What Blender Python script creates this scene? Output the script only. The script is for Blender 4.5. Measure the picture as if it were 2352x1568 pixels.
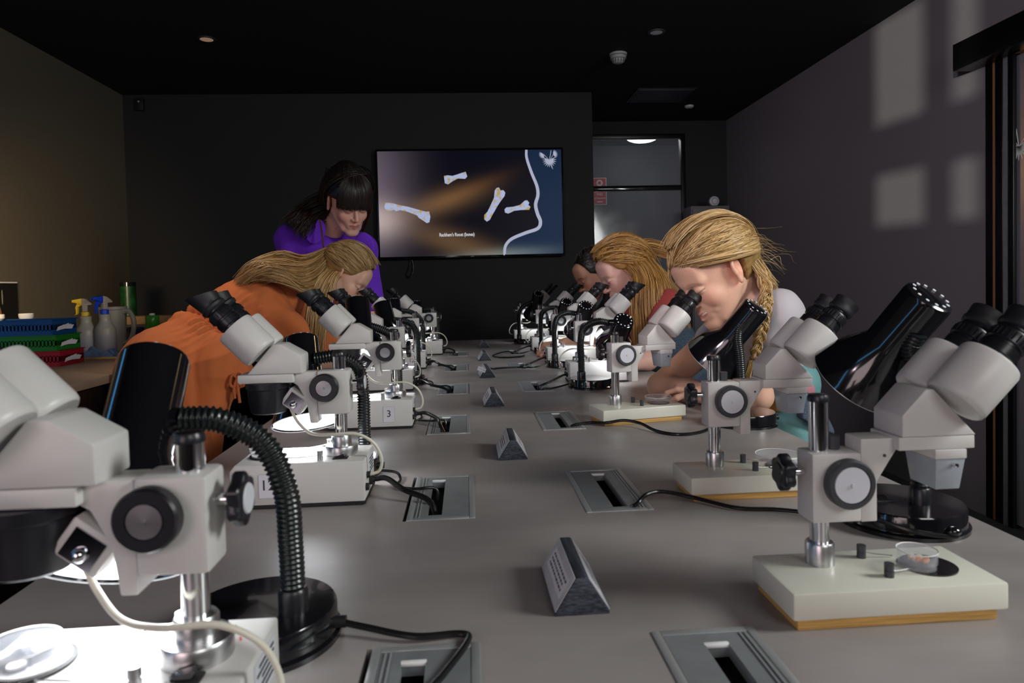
import bpy, bmesh, math, random
import numpy as np
from mathutils import Vector, Matrix
PI = math.pi
for o in list(bpy.data.objects):
    bpy.data.objects.remove(o, do_unlink=True)
S = bpy.context.scene
COL = S.collection

# ---------------------------------------------------------------- camera
def camera_matrix(loc, yaw, pitch, roll):
    y, p, r = (math.radians(v) for v in (yaw, pitch, roll))
    fw = Vector((math.sin(y)*math.cos(p), math.cos(y)*math.cos(p), -math.sin(p)))
    rt = Vector((math.cos(y), -math.sin(y), 0)); up = rt.cross(fw)
    R = math.cos(r)*rt + math.sin(r)*up; U = -math.sin(r)*rt + math.cos(r)*up
    m = Matrix((R, U, -fw)).transposed().to_4x4(); m.translation = Vector(loc)
    return m
cd = bpy.data.cameras.new('camera'); cam = bpy.data.objects.new('camera', cd); COL.objects.link(cam)
cam.matrix_world = camera_matrix((0, 0, 1.15), 3.767, 1.876, -1.403)
cd.lens = 24.0; cd.sensor_width = 36.0; cd.shift_y = -78.8/2352
cd.clip_start = 0.02; cd.clip_end = 60
cd.dof.use_dof = True; cd.dof.focus_distance = 1.9; cd.dof.aperture_fstop = 9.0
S.camera = cam
# ---------------------------------------------------------------- world, light, exposure
S.view_settings.view_transform = 'Standard'; S.view_settings.look = 'None'
S.view_settings.gamma = 1.0; S.view_settings.use_curve_mapping = False
S.view_settings.exposure = 0.0
W = bpy.data.worlds.new('world'); S.world = W; W.use_nodes = True
W.node_tree.nodes['Background'].inputs[0].default_value = (0.5, 0.6, 0.75, 1)
W.node_tree.nodes['Background'].inputs[1].default_value = 0.05

def light(name, kind, loc, target, energy, color, **kw):
    l = bpy.data.lights.new(name, kind); l.energy = energy; l.color = color
    for k, v in kw.items(): setattr(l, k, v)
    o = bpy.data.objects.new(name, l); COL.objects.link(o); o.location = loc
    if target is not None:
        o.rotation_euler = (Vector(target)-Vector(loc)).to_track_quat('-Z', 'Y').to_euler()
    return o
# assumed daylight of the entrance hall behind the camera, pinkish front fill, added washes and spots
light('assumed_entrance_daylight', 'AREA', (1.2, -1.7, 2.3), (0.3, 2.4, 0.9), 19, (1.0, 0.985, 0.96), shape='RECTANGLE', size=1.2, size_y=0.9)
light('assumed_side_daylight', 'AREA', (2.25, 0.30, 2.05), (0.35, 1.15, 0.82), 44, (0.96, 1.0, 0.97), shape='RECTANGLE', size=0.6, size_y=0.7)  # assumed daylight from the right, its source unseen
light('pink_fill', 'AREA', (-1.4, -1.9, 1.6), (0.9, 2.6, 1.1), 18, (1.0, 0.80, 0.82), shape='RECTANGLE', size=1.3, size_y=1.3)  # pinkish fill from the front left, its source unseen
light('blue_streak_light', 'AREA', (-1.75, -0.35, 1.5), (0.2, 1.2, 1.1), 1.6, (0.12, 0.5, 1.0), shape='RECTANGLE', size=0.09, size_y=1.3)  # unseen strip added to put blue streaks on the lamp heads
light('bench_wall_spot', 'SPOT', (-1.72, 2.5, 1.32), (-2.6, 3.85, 1.20), 70.0, (1.0, 0.72, 0.40), spot_size=1.25, spot_blend=1.0, shadow_soft_size=0.12)  # spot added low over the bench for the left wall's warm glow
light('right_wall_wash', 'SPOT', (-1.6, -0.9, 2.3), (2.6, 3.9, 1.55), 215, (1.0, 0.86, 0.95), spot_size=0.70, spot_blend=0.9, shadow_soft_size=0.25)  # spot added to brighten the right wall
light('girl_spot', 'SPOT', (-0.35, 0.5, 2.45), (0.66, 1.75, 1.12), 22, (1.0, 0.74, 0.52), spot_size=0.34, spot_blend=1.0, shadow_soft_size=0.12)  # spot added to brighten the blonde girl's face
light('blue_streak_light', 'AREA', (-2.46, 1.85, 1.5), (0.0, 1.85, 1.5), 1.6, (0.10, 0.45, 1.0), shape='RECTANGLE', size=0.10, size_y=1.5)  # second unseen strip, added for the streak on the nearest left lamp
light('wall_wash_spot', 'SPOT', (1.5, 3.4, 2.3), (2.43, 5.0, 2.2), 1.6, (1.0, 0.78, 0.55), spot_size=0.62, spot_blend=1.0, shadow_soft_size=0.05)  # spot added in place of a warm reflection on the right wall
light('fill_spot', 'SPOT', (-1.25, 2.75, 2.55), (-0.92, 2.68, 0.95), 48, (1.0, 0.78, 0.56), spot_size=0.80, spot_blend=1.0, shadow_soft_size=0.08)  # spot added to light the orange dress from above
light('fill_spot', 'SPOT', (2.2, 3.9, 2.5), (0.76, 2.35, 1.28), 30, (1.0, 0.66, 0.30), spot_size=0.42, spot_blend=1.0, shadow_soft_size=0.08)  # spot added for orange light on the girls' hair
light('fill_spot', 'SPOT', (0.1, 3.1, 2.55), (0.1, 2.95, 0.8), 26, (0.98, 0.99, 1.0), spot_size=1.25, spot_blend=1.0, shadow_soft_size=0.15)  # spot added to brighten the far part of the table
patch_light = light('added_patch_light', 'SUN', (0, 0, 3), (0.6, 0.8, 3.03), 1.9, (0.98, 1.0, 0.86), angle=0.012)  # near-level directional light added to throw the bright patches on the right wall

# ---------------------------------------------------------------- materials
def mat(name, color, rough=0.5, metal=0.0, spec=0.5, noise=0.0, nscale=40.0, bump=0.0, emit=None, estr=0.0,
        trans=0.0, coat=0.0, alpha=1.0, attr=None, ior=None, sheen=0.0, stretch=None, sss=0.0):
    m = bpy.data.materials.new(name); m.use_nodes = True; nt = m.node_tree; b = nt.nodes['Principled BSDF']
    b.inputs['Base Color'].default_value = (*color, 1); b.inputs['Roughness'].default_value = rough
    b.inputs['Metallic'].default_value = metal; b.inputs['Specular IOR Level'].default_value = spec
    b.inputs['Transmission Weight'].default_value = trans; b.inputs['Coat Weight'].default_value = coat
    b.inputs['Alpha'].default_value = alpha
    if ior: b.inputs['IOR'].default_value = ior
    if sheen: b.inputs['Sheen Weight'].default_value = sheen
    if sss:
        b.inputs['Subsurface Weight'].default_value = sss
        b.inputs['Subsurface Radius'].default_value = (0.012, 0.005, 0.003); b.inputs['Subsurface Scale'].default_value = 1.0
    if emit: b.inputs['Emission Color'].default_value = (*emit, 1); b.inputs['Emission Strength'].default_value = estr
    src = None
    if attr:
        a = nt.nodes.new('ShaderNodeAttribute'); a.attribute_name = attr; src = a.outputs['Color']
        nt.links.new(src, b.inputs['Base Color'])
    if noise or bump:
        tc = nt.nodes.new('ShaderNodeTexCoord'); n = nt.nodes.new('ShaderNodeTexNoise')
        mp = nt.nodes.new('ShaderNodeMapping'); nt.links.new(tc.outputs['Object'], mp.inputs[0]); nt.links.new(mp.outputs[0], n.inputs['Vector'])
        if stretch: mp.inputs['Scale'].default_value = stretch
        n.inputs['Scale'].default_value = nscale; n.inputs['Detail'].default_value = 6
        if noise:
            mx = nt.nodes.new('ShaderNodeMix'); mx.data_type = 'RGBA'; mx.blend_type = 'MULTIPLY'
            rr = nt.nodes.new('ShaderNodeMapRange'); nt.links.new(n.outputs['Fac'], rr.inputs[0])
            rr.inputs[1].default_value = 0.3; rr.inputs[2].default_value = 0.7
            rr.inputs[3].default_value = 1-noise; rr.inputs[4].default_value = 1+noise*0.5
            mx.inputs[0].default_value = 1.0
            if src: nt.links.new(src, mx.inputs[6])
            else: mx.inputs[6].default_value = (*color, 1)
            nt.links.new(rr.outputs[0], mx.inputs[7]); nt.links.new(mx.outputs[2], b.inputs['Base Color'])
        if bump:
            bp = nt.nodes.new('ShaderNodeBump'); bp.inputs['Strength'].default_value = bump; bp.inputs['Distance'].default_value = 0.002
            nt.links.new(n.outputs['Fac'], bp.inputs['Height']); nt.links.new(bp.outputs[0], b.inputs['Normal'])
    return m
M = {}
M['enamel'] = mat('enamel', (0.64, 0.62, 0.60), 0.38, noise=0.05, nscale=9, bump=0.04)
M['enamel_cream'] = mat('enamel_cream', (0.70, 0.69, 0.60), 0.3, noise=0.04, nscale=8)
M['black_gloss'] = mat('black_gloss', (0.006, 0.006, 0.008), 0.12, coat=0.5)
M['black_plastic'] = mat('black_plastic', (0.010, 0.010, 0.014), 0.33, bump=0.03, nscale=300)
M['black_matte'] = mat('black_matte', (0.008, 0.008, 0.009), 0.6)
M['rubber'] = mat('rubber', (0.013, 0.013, 0.016), 0.5)
M['neck'] = mat('neck', (0.010, 0.013, 0.014), 0.28)
M['chrome'] = mat('chrome', (0.75, 0.75, 0.77), 0.12, 1.0)
M['steel'] = mat('steel', (0.55, 0.55, 0.56), 0.32, 1.0, noise=0.08, nscale=60, stretch=(1, 1, 6))
M['spun'] = mat('spun', (0.40, 0.40, 0.42), 0.3, 1.0)
M['grey_cap'] = mat('grey_cap', (0.62, 0.63, 0.68), 0.45)
M['dark_ring'] = mat('dark_ring', (0.045, 0.048, 0.055), 0.45)
M['white'] = mat('white', (0.8, 0.8, 0.8), 0.5)
M['paper'] = mat('paper', (0.72, 0.70, 0.76), 0.7)
M['ink'] = mat('ink', (0.02, 0.02, 0.03), 0.6)
M['red_ink'] = mat('red_ink', (0.7, 0.08, 0.06), 0.6)
M['ply'] = mat('ply', (0.62, 0.36, 0.10), 0.6, noise=0.35, nscale=12, stretch=(1.5, 30, 60))
M['smoke_plastic'] = mat('smoke_plastic', (0.36, 0.40, 0.45), 0.25)
M['cable_white'] = mat('cable_white', (0.70, 0.67, 0.56), 0.4)
M['cable_black'] = mat('cable_black', (0.010, 0.010, 0.011), 0.25)
M['glass'] = mat('glass', (0.97, 0.98, 1.0), 0.03, trans=1.0, ior=1.3)
M['clear_plastic'] = mat('clear_plastic', (0.85, 0.88, 0.95), 0.06, alpha=0.09, spec=1.0)
M['frosted'] = mat('frosted', (0.80, 0.80, 0.80), 0.35)
M['mirror'] = mat('mirror', (0.45, 0.47, 0.55), 0.1, 1.0)
M['led'] = mat('led', (1, 1, 1), 0.4, emit=(0.93, 0.97, 1.0), estr=5.0)
M['alu'] = mat('alu', (0.30, 0.32, 0.33), 0.36, 0.35, noise=0.12, nscale=30)
M['alu_edge'] = mat('alu_edge', (0.42, 0.43, 0.44), 0.35, 0.4)
M['brush'] = mat('brush', (0.004, 0.004, 0.004), 0.9)
M['slate'] = mat('slate', (0.045, 0.055, 0.08), 0.6, noise=0.95, nscale=6, stretch=(22, 2, 70), bump=0.5)
M['slate_pale'] = mat('slate_pale', (0.47, 0.49, 0.53), 0.45, noise=0.18, nscale=30)
M['wall_dark'] = mat('wall_dark', (0.016, 0.017, 0.020), 0.75, noise=0.1, nscale=60, bump=0.1)
M['wall_grey'] = mat('wall_grey', (0.20, 0.185, 0.20), 0.62, noise=0.06, nscale=120, bump=0.15)
M['wall_brown'] = mat('wall_brown', (0.125, 0.108, 0.082), 0.7, noise=0.08, nscale=150, bump=0.15)
M['ceiling'] = mat('ceiling', (0.0035, 0.0035, 0.004), 0.9)
M['floor'] = mat('floor', (0.02, 0.02, 0.022), 0.6, noise=0.2, nscale=12)
M['door_black'] = mat('door_black', (0.004, 0.004, 0.005), 0.35)

# ---------------------------------------------------------------- mesh builder
class MB:
    def __init__(s): s.v = []; s.f = []; s.m = []; s.mi = 0
    def add(s, vs, fs):
        b = len(s.v); s.v += [tuple(v) for v in vs]; s.f += [tuple(i+b for i in f) for f in fs]; s.m += [s.mi]*len(fs); return s
    def box(s, a, b):
        (x0, y0, z0), (x1, y1, z1) = a, b
        return s.add([(x0,y0,z0),(x1,y0,z0),(x1,y1,z0),(x0,y1,z0),(x0,y0,z1),(x1,y0,z1),(x1,y1,z1),(x0,y1,z1)],
                     [(0,3,2,1),(4,5,6,7),(0,1,5,4),(1,2,6,5),(2,3,7,6),(3,0,4,7)])
    def prism(s, poly, y0, y1, ax='y'):            # poly in (x,z) extruded along y; ax='z': poly in (x,y) extruded along z; ax='x': poly (y,z)
        n = len(poly)
        def P(p, t): return (p[0], t, p[1]) if ax == 'y' else ((p[0], p[1], t) if ax == 'z' else (t, p[0], p[1]))
        vs = [P(p, y0) for p in poly]+[P(p, y1) for p in poly]
        ar = sum(poly[i][0]*poly[(i+1) % n][1]-poly[(i+1) % n][0]*poly[i][1] for i in range(n))
        fs = [tuple(range(n)), tuple(range(2*n-1, n-1, -1))]+[(i, i+n, (i+1) % n+n, (i+1) % n) for i in range(n)]
        flip = (ar > 0) == (y1 > y0)
        if ax == 'y': flip = not flip
        if flip: fs = [tuple(reversed(f)) for f in fs]
        return s.add(vs, fs)
    def lathe(s, prof, o=(0,0,0), d=(0,0,1), n=32, squash=1.0):      # prof [(r,h)...] closed at both ends when r==0
        d = Vector(d).normalized(); a = d.orthogonal().normalized()
        if abs(d.z) < 0.999: a = Vector((0,0,1)).cross(d).normalized()
        b = d.cross(a); o = Vector(o); vs = []; fs = []; rows = []
        for r, h in prof:
            if r < 1e-7: rows.append([len(vs)]); vs.append(o+d*h)
            else:
                rows.append(list(range(len(vs), len(vs)+n)))
                for i in range(n):
                    t = 2*PI*i/n; vs.append(o+d*h+a*(r*math.cos(t))+b*(r*math.sin(t)*squash))
        for A, B in zip(rows, rows[1:]):
            for i in range(n):
                j = (i+1) % n
                if len(A) == 1 and len(B) == 1: continue
                if len(A) == 1: fs.append((A[0], B[j], B[i]))
                elif len(B) == 1: fs.append((A[i], A[j], B[0]))
                else: fs.append((A[i], A[j], B[j], B[i]))
        return s.add(vs, fs)
    def cyl(s, p0, p1, r0, r1=None, n=24):
        r1 = r0 if r1 is None else r1; p0 = Vector(p0); p1 = Vector(p1); L = (p1-p0).length
        return s.lathe([(0,0),(r0,0),(r1,L),(0,L)], p0, p1-p0, n)
    def ball(s, c, r, n=16, sc=(1,1,1)):
        k = len(s.v); prof = [(math.sin(PI*i/(n//2))*1.0, -math.cos(PI*i/(n//2))) for i in range(n//2+1)]
        prof[0] = (0,-1); prof[-1] = (0,1); s.lathe(prof, (0,0,0), (0,0,1), n)
        for i in range(k, len(s.v)):
            v = s.v[i]; s.v[i] = (c[0]+v[0]*r*sc[0], c[1]+v[1]*r*sc[1], c[2]+v[2]*r*sc[2])
        return s
    def tube(s, pts, r, n=10, cap=True):
        pts = [Vector(p) for p in pts]; N = len(pts)
        rr = r if hasattr(r, '__len__') else [r]*N
        t = [(pts[min(i+1,N-1)]-pts[max(i-1,0)]).normalized() for i in range(N)]
        a = t[0].orthogonal().normalized(); vs = []; fs = []
        for i in range(N):
            a = (a-t[i]*a.dot(t[i])).normalized(); b = t[i].cross(a)
            for j in range(n):
                q = 2*PI*j/n; vs.append(pts[i]+(a*math.cos(q)+b*math.sin(q))*rr[i])
        for i in range(N-1):
            for j in range(n):
                k = (j+1) % n; fs.append((i*n+j, i*n+k, (i+1)*n+k, (i+1)*n+j))
        if cap: fs.append(tuple(range(n-1,-1,-1))); fs.append(tuple(range((N-1)*n, N*n)))
        return s.add(vs, fs)
    def xf(s, mtx):
        s.v = [tuple(mtx @ Vector(v)) for v in s.v]; return s
    def build(s, name, mats, parent=None, bevel=0.0, ang=35, seg=2, loc=None, smooth=True):
        me = bpy.data.meshes.new(name); me.from_pydata(s.v, [], s.f); me.update()
        if not isinstance(mats, (list, tuple)): mats = [mats]
        for m in mats: me.materials.append(M[m] if isinstance(m, str) else m)
        if len(mats) > 1: me.polygons.foreach_set('material_index', s.m)
        if smooth:
            me.polygons.foreach_set('use_smooth', [True]*len(me.polygons)); me.set_sharp_from_angle(angle=math.radians(ang))
        o = bpy.data.objects.new(name, me); COL.objects.link(o)
        if parent is not None: o.parent = parent
        if loc is not None: o.location = loc
        if bevel:
            bm = bmesh.new(); bm.from_mesh(me)
            es = [e for e in bm.edges if len(e.link_faces) == 2 and e.calc_face_angle(0) > math.radians(30)]
            bmesh.ops.bevel(bm, geom=es, offset=bevel, segments=seg, profile=0.5, affect='EDGES', clamp_overlap=True)
            bm.to_mesh(me); bm.free()
            me.polygons.foreach_set('use_smooth', [True]*len(me.polygons)); me.set_sharp_from_angle(angle=math.radians(40))
        return o
def tag(o, label=None, cat=None, group=None, kind=None):
    if label: o['label'] = label
    if cat: o['category'] = cat
    if group: o['group'] = group
    if kind: o['kind'] = kind
    return o
def thing(name, label, cat, loc=(0,0,0), rz=0.0, group=None):
    o = bpy.data.objects.new(name, None); COL.objects.link(o); o.location = loc; o.rotation_euler = (0,0,rz)
    o.empty_display_size = 0.05
    return tag(o, label, cat, group)
def copy_tree(o, parent=None):
    c = o.copy(); COL.objects.link(c)
    if parent is not None:
        c.parent = parent; c.matrix_parent_inverse = o.matrix_parent_inverse.copy()
    for ch in list(o.children): copy_tree(ch, c)
    return c
def spline(pts, n=8):
    P = [Vector(p) for p in pts]; P = [P[0]*2-P[1]]+P+[P[-1]*2-P[-2]]; out = []
    for i in range(1, len(P)-2):
        for k in range(n):
            t = k/n; a, b, c, d = P[i-1], P[i], P[i+1], P[i+2]
            out.append(0.5*((2*b)+(c-a)*t+(2*a-5*b+4*c-d)*t*t+(3*b-a-3*c+d)*t**3))
    out.append(P[-2]); return out
def text_mesh(name, body, size, mtl, parent, mtx, extrude=0.0002, align='CENTER', sx=1.0, bold=0.0):
    cu = bpy.data.curves.new(name, 'FONT'); cu.body = body; cu.size = size; cu.extrude = extrude; cu.offset = bold
    cu.align_x = align; cu.align_y = 'CENTER'; cu.resolution_u = 2
    t = bpy.data.objects.new(name, cu); COL.objects.link(t)
    dg = bpy.context.evaluated_depsgraph_get(); me = bpy.data.meshes.new_from_object(t.evaluated_get(dg))
    bpy.data.objects.remove(t, do_unlink=True); bpy.data.curves.remove(cu)
    me.materials.clear(); me.materials.append(M[mtl] if isinstance(mtl, str) else mtl)
    me.transform(mtx @ Matrix.Diagonal((sx,1,1,1)))
    o = bpy.data.objects.new(name, me); COL.objects.link(o)
    if parent is not None: o.parent = parent
    return o
def frame(x, y, z, o=(0,0,0)):        # matrix with given axis columns
    m = Matrix((Vector(x), Vector(y), Vector(z))).transposed().to_4x4(); m.translation = Vector(o); return m
def struct(o): o['kind'] = 'structure'; return o
# ================================================================ ROOM SHELL
XL, XR, YB, YF, ZC, YR, XRC = -2.49, 2.43, 5.25, -2.4, 2.615, 6.2, 1.0
YP = 7.3
b = MB().box((XL-.3, YF-.3, -.1), (XR+1.6, YP+.1, 0)); struct(b.build('floor', 'floor'))
b = MB().box((XL-.1, YF-.1, ZC), (XR+1.6, YP+.1, ZC+.1)); struct(b.build('ceiling', 'ceiling'))
b = MB().box((XL-.1, YF, 0), (XL, YB, ZC)); struct(b.build('wall_left', 'wall_brown'))
b = MB().box((XL-.1, YB, 0), (XRC, YB+.1, ZC)); struct(b.build('wall_back', 'wall_dark'))
b = MB().box((XRC-.1, YB+.1, 0), (XRC, YR, ZC)); struct(b.build('wall_recess_side', 'wall_dark'))
# recess end wall with the far doorway
b = MB().box((XRC-.1, YR, 0), (1.06, YR+.08, ZC)); b.box((2.04, YR, 0), (XR+.1, YR+.08, ZC)); b.box((1.06, YR, 2.5), (2.04, YR+.08, ZC))
struct(b.build('wall_recess_back', 'wall_dark'))
# right wall, open where the sliding door stands (y < 3.05)
b = MB().box((XR, 3.05, 0), (XR+.1, YP, ZC)); b.box((XR, YF, 2.2), (XR+.1, 3.05, ZC)); b.box((XR, YF, 0), (XR+.1, 0.9, 2.2))
struct(b.build('wall_right', 'wall_grey'))
b = MB().box((XR+1.5, YF, 0), (XR+1.6, YP, ZC)); b.box((XR+.1, YP, 0), (XR+1.5, YP+.1, ZC)); struct(b.build('wall_foyer', mat('wall_foyer', (0.20, 0.12, 0.06), 0.6)))
# passage beyond the far door
b = MB().box((XRC-.1, YP, 0), (XR+.1, YP+.1, ZC)); b.box((XRC-.1, YR+.08, 0), (XRC, YP, ZC))
struct(b.build('wall_passage', mat('wall_passage', (0.10, 0.105, 0.12), 0.6)))
# front wall behind the camera with tall two-light windows, assumed and cut to throw pane-shaped patches on the right wall
# openings are traced back along the added patch light: right wall y -> front wall x
def wx(y): return XR-(y-YF)*0.75
cols = [(3.485, 3.995), (4.075, 4.125), (3.10, 3.36)]
xs = sorted([(wx(b_), wx(a_)) for a_, b_ in cols])
rows = [(1.20, 1.50), (1.78, 2.38)]
b = MB(); x = XL-.1
for a_, b_ in xs:
    a_ = max(a_, XL-.05); b.box((x, YF-.1, 0), (a_, YF, ZC))
    z = 0
    for z0, z1 in rows: b.box((a_, YF-.1, z), (b_, YF, z0)); z = z1
    b.box((a_, YF-.1, z), (b_, YF, ZC)); x = b_
b.box((x, YF-.1, 0), (XR+1.6, YF, ZC)); struct(b.build('wall_front', 'wall_dark'))
for k, (a_, b_) in enumerate(xs):
    b = MB()
    for z0, z1 in rows:
        b.box((a_, YF-.09, z0), (a_+.006, YF-.05, z1)); b.box((b_-.006, YF-.09, z0), (b_, YF-.05, z1))
        b.box((a_+.006, YF-.09, z0), (b_-.006, YF-.05, z0+.006)); b.box((a_+.006, YF-.09, z1-.006), (b_-.006, YF-.05, z1))
    struct(b.build('assumed_window_%d' % (k+1), 'door_black'))  # frames around the assumed openings
# baseboards
b = MB().box((XL, YF, 0), (XL+.012, YB, .09)); struct(b.build('baseboard_left', 'door_black'))
b = MB().box((XL+.012, YB-.012, 0), (XRC, YB, .09)); struct(b.build('baseboard_back', 'door_black'))

# far door: frame, transom bar, dark glass
M['dark_glass'] = mat('dark_glass', (0.35, 0.37, 0.42), 0.08, alpha=0.35, spec=0.6)
d = bpy.data.objects.new('door_1', None); COL.objects.link(d); struct(d); d.location = (1.55, YR+.04, 0)
def rel(o, root): o.location = -root.location; return o
fr = MB(); fr.box((1.06, YR, 0), (1.10, YR+.07, 2.5)); fr.box((2.0, YR, 0), (2.04, YR+.07, 2.5)); fr.box((1.10, YR, 2.46), (2.0, YR+.07, 2.5))
rel(fr.build('door_frame', 'door_black', d, bevel=.003), d)
rel(MB().box((1.10, YR-.01, 1.985), (2.0, YR+.06, 2.03)).build('transom_bar', 'black_gloss', d, bevel=.004), d)
rel(MB().box((1.10, YR+.02, 2.03), (2.0, YR+.03, 2.46)).build('transom_pane', 'dark_glass', d), d)
rel(MB().box((1.10, YR+.02, .012), (2.0, YR+.032, 1.985)).build('door_pane', 'dark_glass', d), d)
rel(MB().cyl((1.93, YR+.012, .9), (1.93, YR+.012, 1.25), .011).build('door_handle', 'steel', d), d)
# sliding glass door at right
d = bpy.data.objects.new('door_2', None); COL.objects.link(d); struct(d); d.location = (2.45, 2.9, 0)
rel(MB().box((2.33, 0.9, 2.11), (2.43, 3.13, 2.235)).build('track_housing', 'door_black', d, bevel=.004), d)
rel(MB().box((2.43, 3.004, 0), (2.53, 3.05, 2.2)).build('door_jamb', 'door_black', d), d)
rel(MB().box((2.428, 2.981, 0), (2.50, 3.004, 2.11)).build('door_edge', mat('door_bronze', (0.34, 0.17, 0.07), 0.45), d), d)
rel(MB().box((2.42, 2.938, 0), (2.50, 2.981, 2.11)).build('door_stile', 'door_black', d, bevel=.002), d)
rel(MB().box((2.424, 2.908, 0), (2.45, 2.938, 2.11)).build('door_edge', 'alu', d), d)
rel(MB().box((2.42, 2.876, 0), (2.455, 2.908, 2.11)).build('door_stile', 'door_black', d, bevel=.002), d)
rel(MB().box((2.437, 0.95, 0.02), (2.447, 2.876, 2.10)).build('door_glass', 'dark_glass', d), d)
light('foyer_wash', 'POINT', (3.5, 5.0, 1.9), None, 16, (1.0, 0.6, 0.28), shadow_soft_size=0.2)  # point light added to brighten the foyer wall behind the glass
# pale leaf emblem on the sliding glass
def leaf_poly(L, w, n=7):
    return [(L*i/n, w*math.sin(PI*(i/n)**0.8)) for i in range(n+1)]+[(L*i/n, -w*math.sin(PI*(i/n)**0.8)) for i in range(n-1, 0, -1)]
def leaf_emblem(scale):
    b = MB()
    def leaf(o, ang, L, w):
        ca, sa = math.cos(ang), math.sin(ang)
        b.prism([(o[0]+(x*ca-z*sa)*scale, o[1]+(x*sa+z*ca)*scale) for x, z in leaf_poly(L, w)], 0, -.0008)
    for k in range(13):
        a = math.radians(25-k*19); leaf((0, 0), a, .055 if k not in (5,) else .075, .0042)
    for side, ox in ((-1, -.045), (1, .03)):
        for k in range(9): leaf((ox*scale, .045*scale), math.radians((150 if side < 0 else -50)+k*16*(1 if side < 0 else 1)), .036, .003)
        b.prism([(0, 0), (ox*scale, .045*scale), ((ox+.004)*scale, .046*scale), (.003*scale, 0)], 0, -.0008)
    b.prism([(-.002*scale, 0), (.012*scale, .075*scale), (.016*scale, .075*scale), (.002*scale, 0)], 0, -.0008)
    return b
e = leaf_emblem(1.1); e.xf(Matrix.Rotation(PI/2, 4, 'Z')); e.xf(Matrix.Translation((2.434, 2.862, 1.70)))
rel(e.build('leaf_emblem', mat('emblem_white', (0.7, 0.72, 0.66), 0.6), d, smooth=False), d)

# ceiling fittings
def downlight(x, y, label, r=.055, m='lens_warm'):
    t = thing('ceiling_downlight', label, 'downlight', (x, y, ZC))
    MB().lathe([(r*.72, .001), (r*.72, -.004), (r, -.004), (r*1.02, -.002), (r*1.02, 0)]).build('trim_ring', 'dark_ring', t)
    MB().lathe([(0, -.003), (r*.70, -.003), (r*.70, -.0005)][::-1]).build('lens', m, t)
    return t
M['lens_warm'] = mat('lens_warm', (0.35, 0.28, 0.2), 0.5, emit=(1.0, 0.62, 0.4), estr=0.18)
M['lens_dim'] = mat('lens_dim', (0.3, 0.3, 0.3), 0.5, emit=(0.8, 0.8, 0.9), estr=0.04)
downlight(-1.464, 4.11, 'dim warm round downlight in the black ceiling at left', .052)
downlight(1.155, 4.0, 'unlit dark round downlight in the black ceiling beside the smoke detector', .050, 'lens_dim')
t = thing('ceiling_sensor', 'tiny round sensor on the ceiling in front of the far doorway', 'sensor', (1.905, 5.67, ZC))
MB().lathe([(0, -.022), (.02, -.022), (.036, -.012), (.038, 0)]).build('housing', 'grey_cap', t)
MB().lathe([(0, -.028), (.012, -.026), (.014, -.0215)]).build('lens', 'dark_ring', t)
t = thing('smoke_detector', 'white round smoke detector hanging from the black ceiling', 'smoke detector', (1.011, 4.376, ZC))
M['off_white'] = mat('off_white', (0.45, 0.45, 0.45), 0.5)
MB().lathe([(.056, -.012), (.056, 0)]).lathe([(0, -.0135), (.054, -.0135), (.056, -.012)]).build('base_plate', 'off_white', t)
b = MB().lathe([(0, -.062), (.022, -.062), (.034, -.056), (.040, -.045), (.040, -.036), (.050, -.034), (.051, -.018), (.044, -.0135)]); b.build('chamber', 'off_white', t)
b = MB()
for k in range(14):
    a = 2*PI*k/14; b.cyl((.0395*math.cos(a), .0395*math.sin(a), -.056), (.0395*math.cos(a), .0395*math.sin(a), -.034), .0022, n=6)
tag(b.build('vent_ribs', 'dark_ring', t), kind=None)
t = thing('ceiling_panel', 'dark grey access panel in the ceiling before the far doorway', 'panel', (1.55, 5.33, ZC))
MB().box((-.2, -.17, -.012), (.23, .19, -.002)).build('panel_face', mat('panel_grey', (0.05, 0.055, 0.07), 0.5), t, bevel=.002)
fr = MB(); fr.box((-.215, -.185, -.008), (-.2, .205, 0)); fr.box((.23, -.185, -.008), (.245, .205, 0)); fr.box((-.2, -.185, -.008), (.23, -.17, 0)); fr.box((-.2, .19, -.008), (.23, .205, 0))
fr.build('panel_frame', 'door_black', t)
# passage lamp (a lit dome)
t = thing('ceiling_dome_lamp', 'glowing white dome lamp on the ceiling behind the far glass door', 'ceiling lamp', (1.78, 6.72, ZC))
MB().lathe([(.19, 0), (.19, -.012), (0, -.012)][::-1]).build('base_ring', 'off_white', t)
MB().lathe([(0, -.085), (.05, -.083), (.10, -.074), (.14, -.058), (.168, -.036), (.178, -.0125)]).build('diffuser', mat('dome_light', (1, 1, 1), 0.4, emit=(0.93, 0.96, 1.0), estr=9.0), t)
# sensor on back wall corner
t = thing('wall_sensor', 'tiny black corner sensor with a pale dot high on the back wall', 'sensor', (-2.36, YB-.001, 2.54))
MB().box((-.03, -.03, -.045), (.03, 0, .045)).build('housing', 'black_matte', t, bevel=.006)
MB().ball((-.002, -.032, .018), .007).build('indicator', 'off_white', t)
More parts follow.
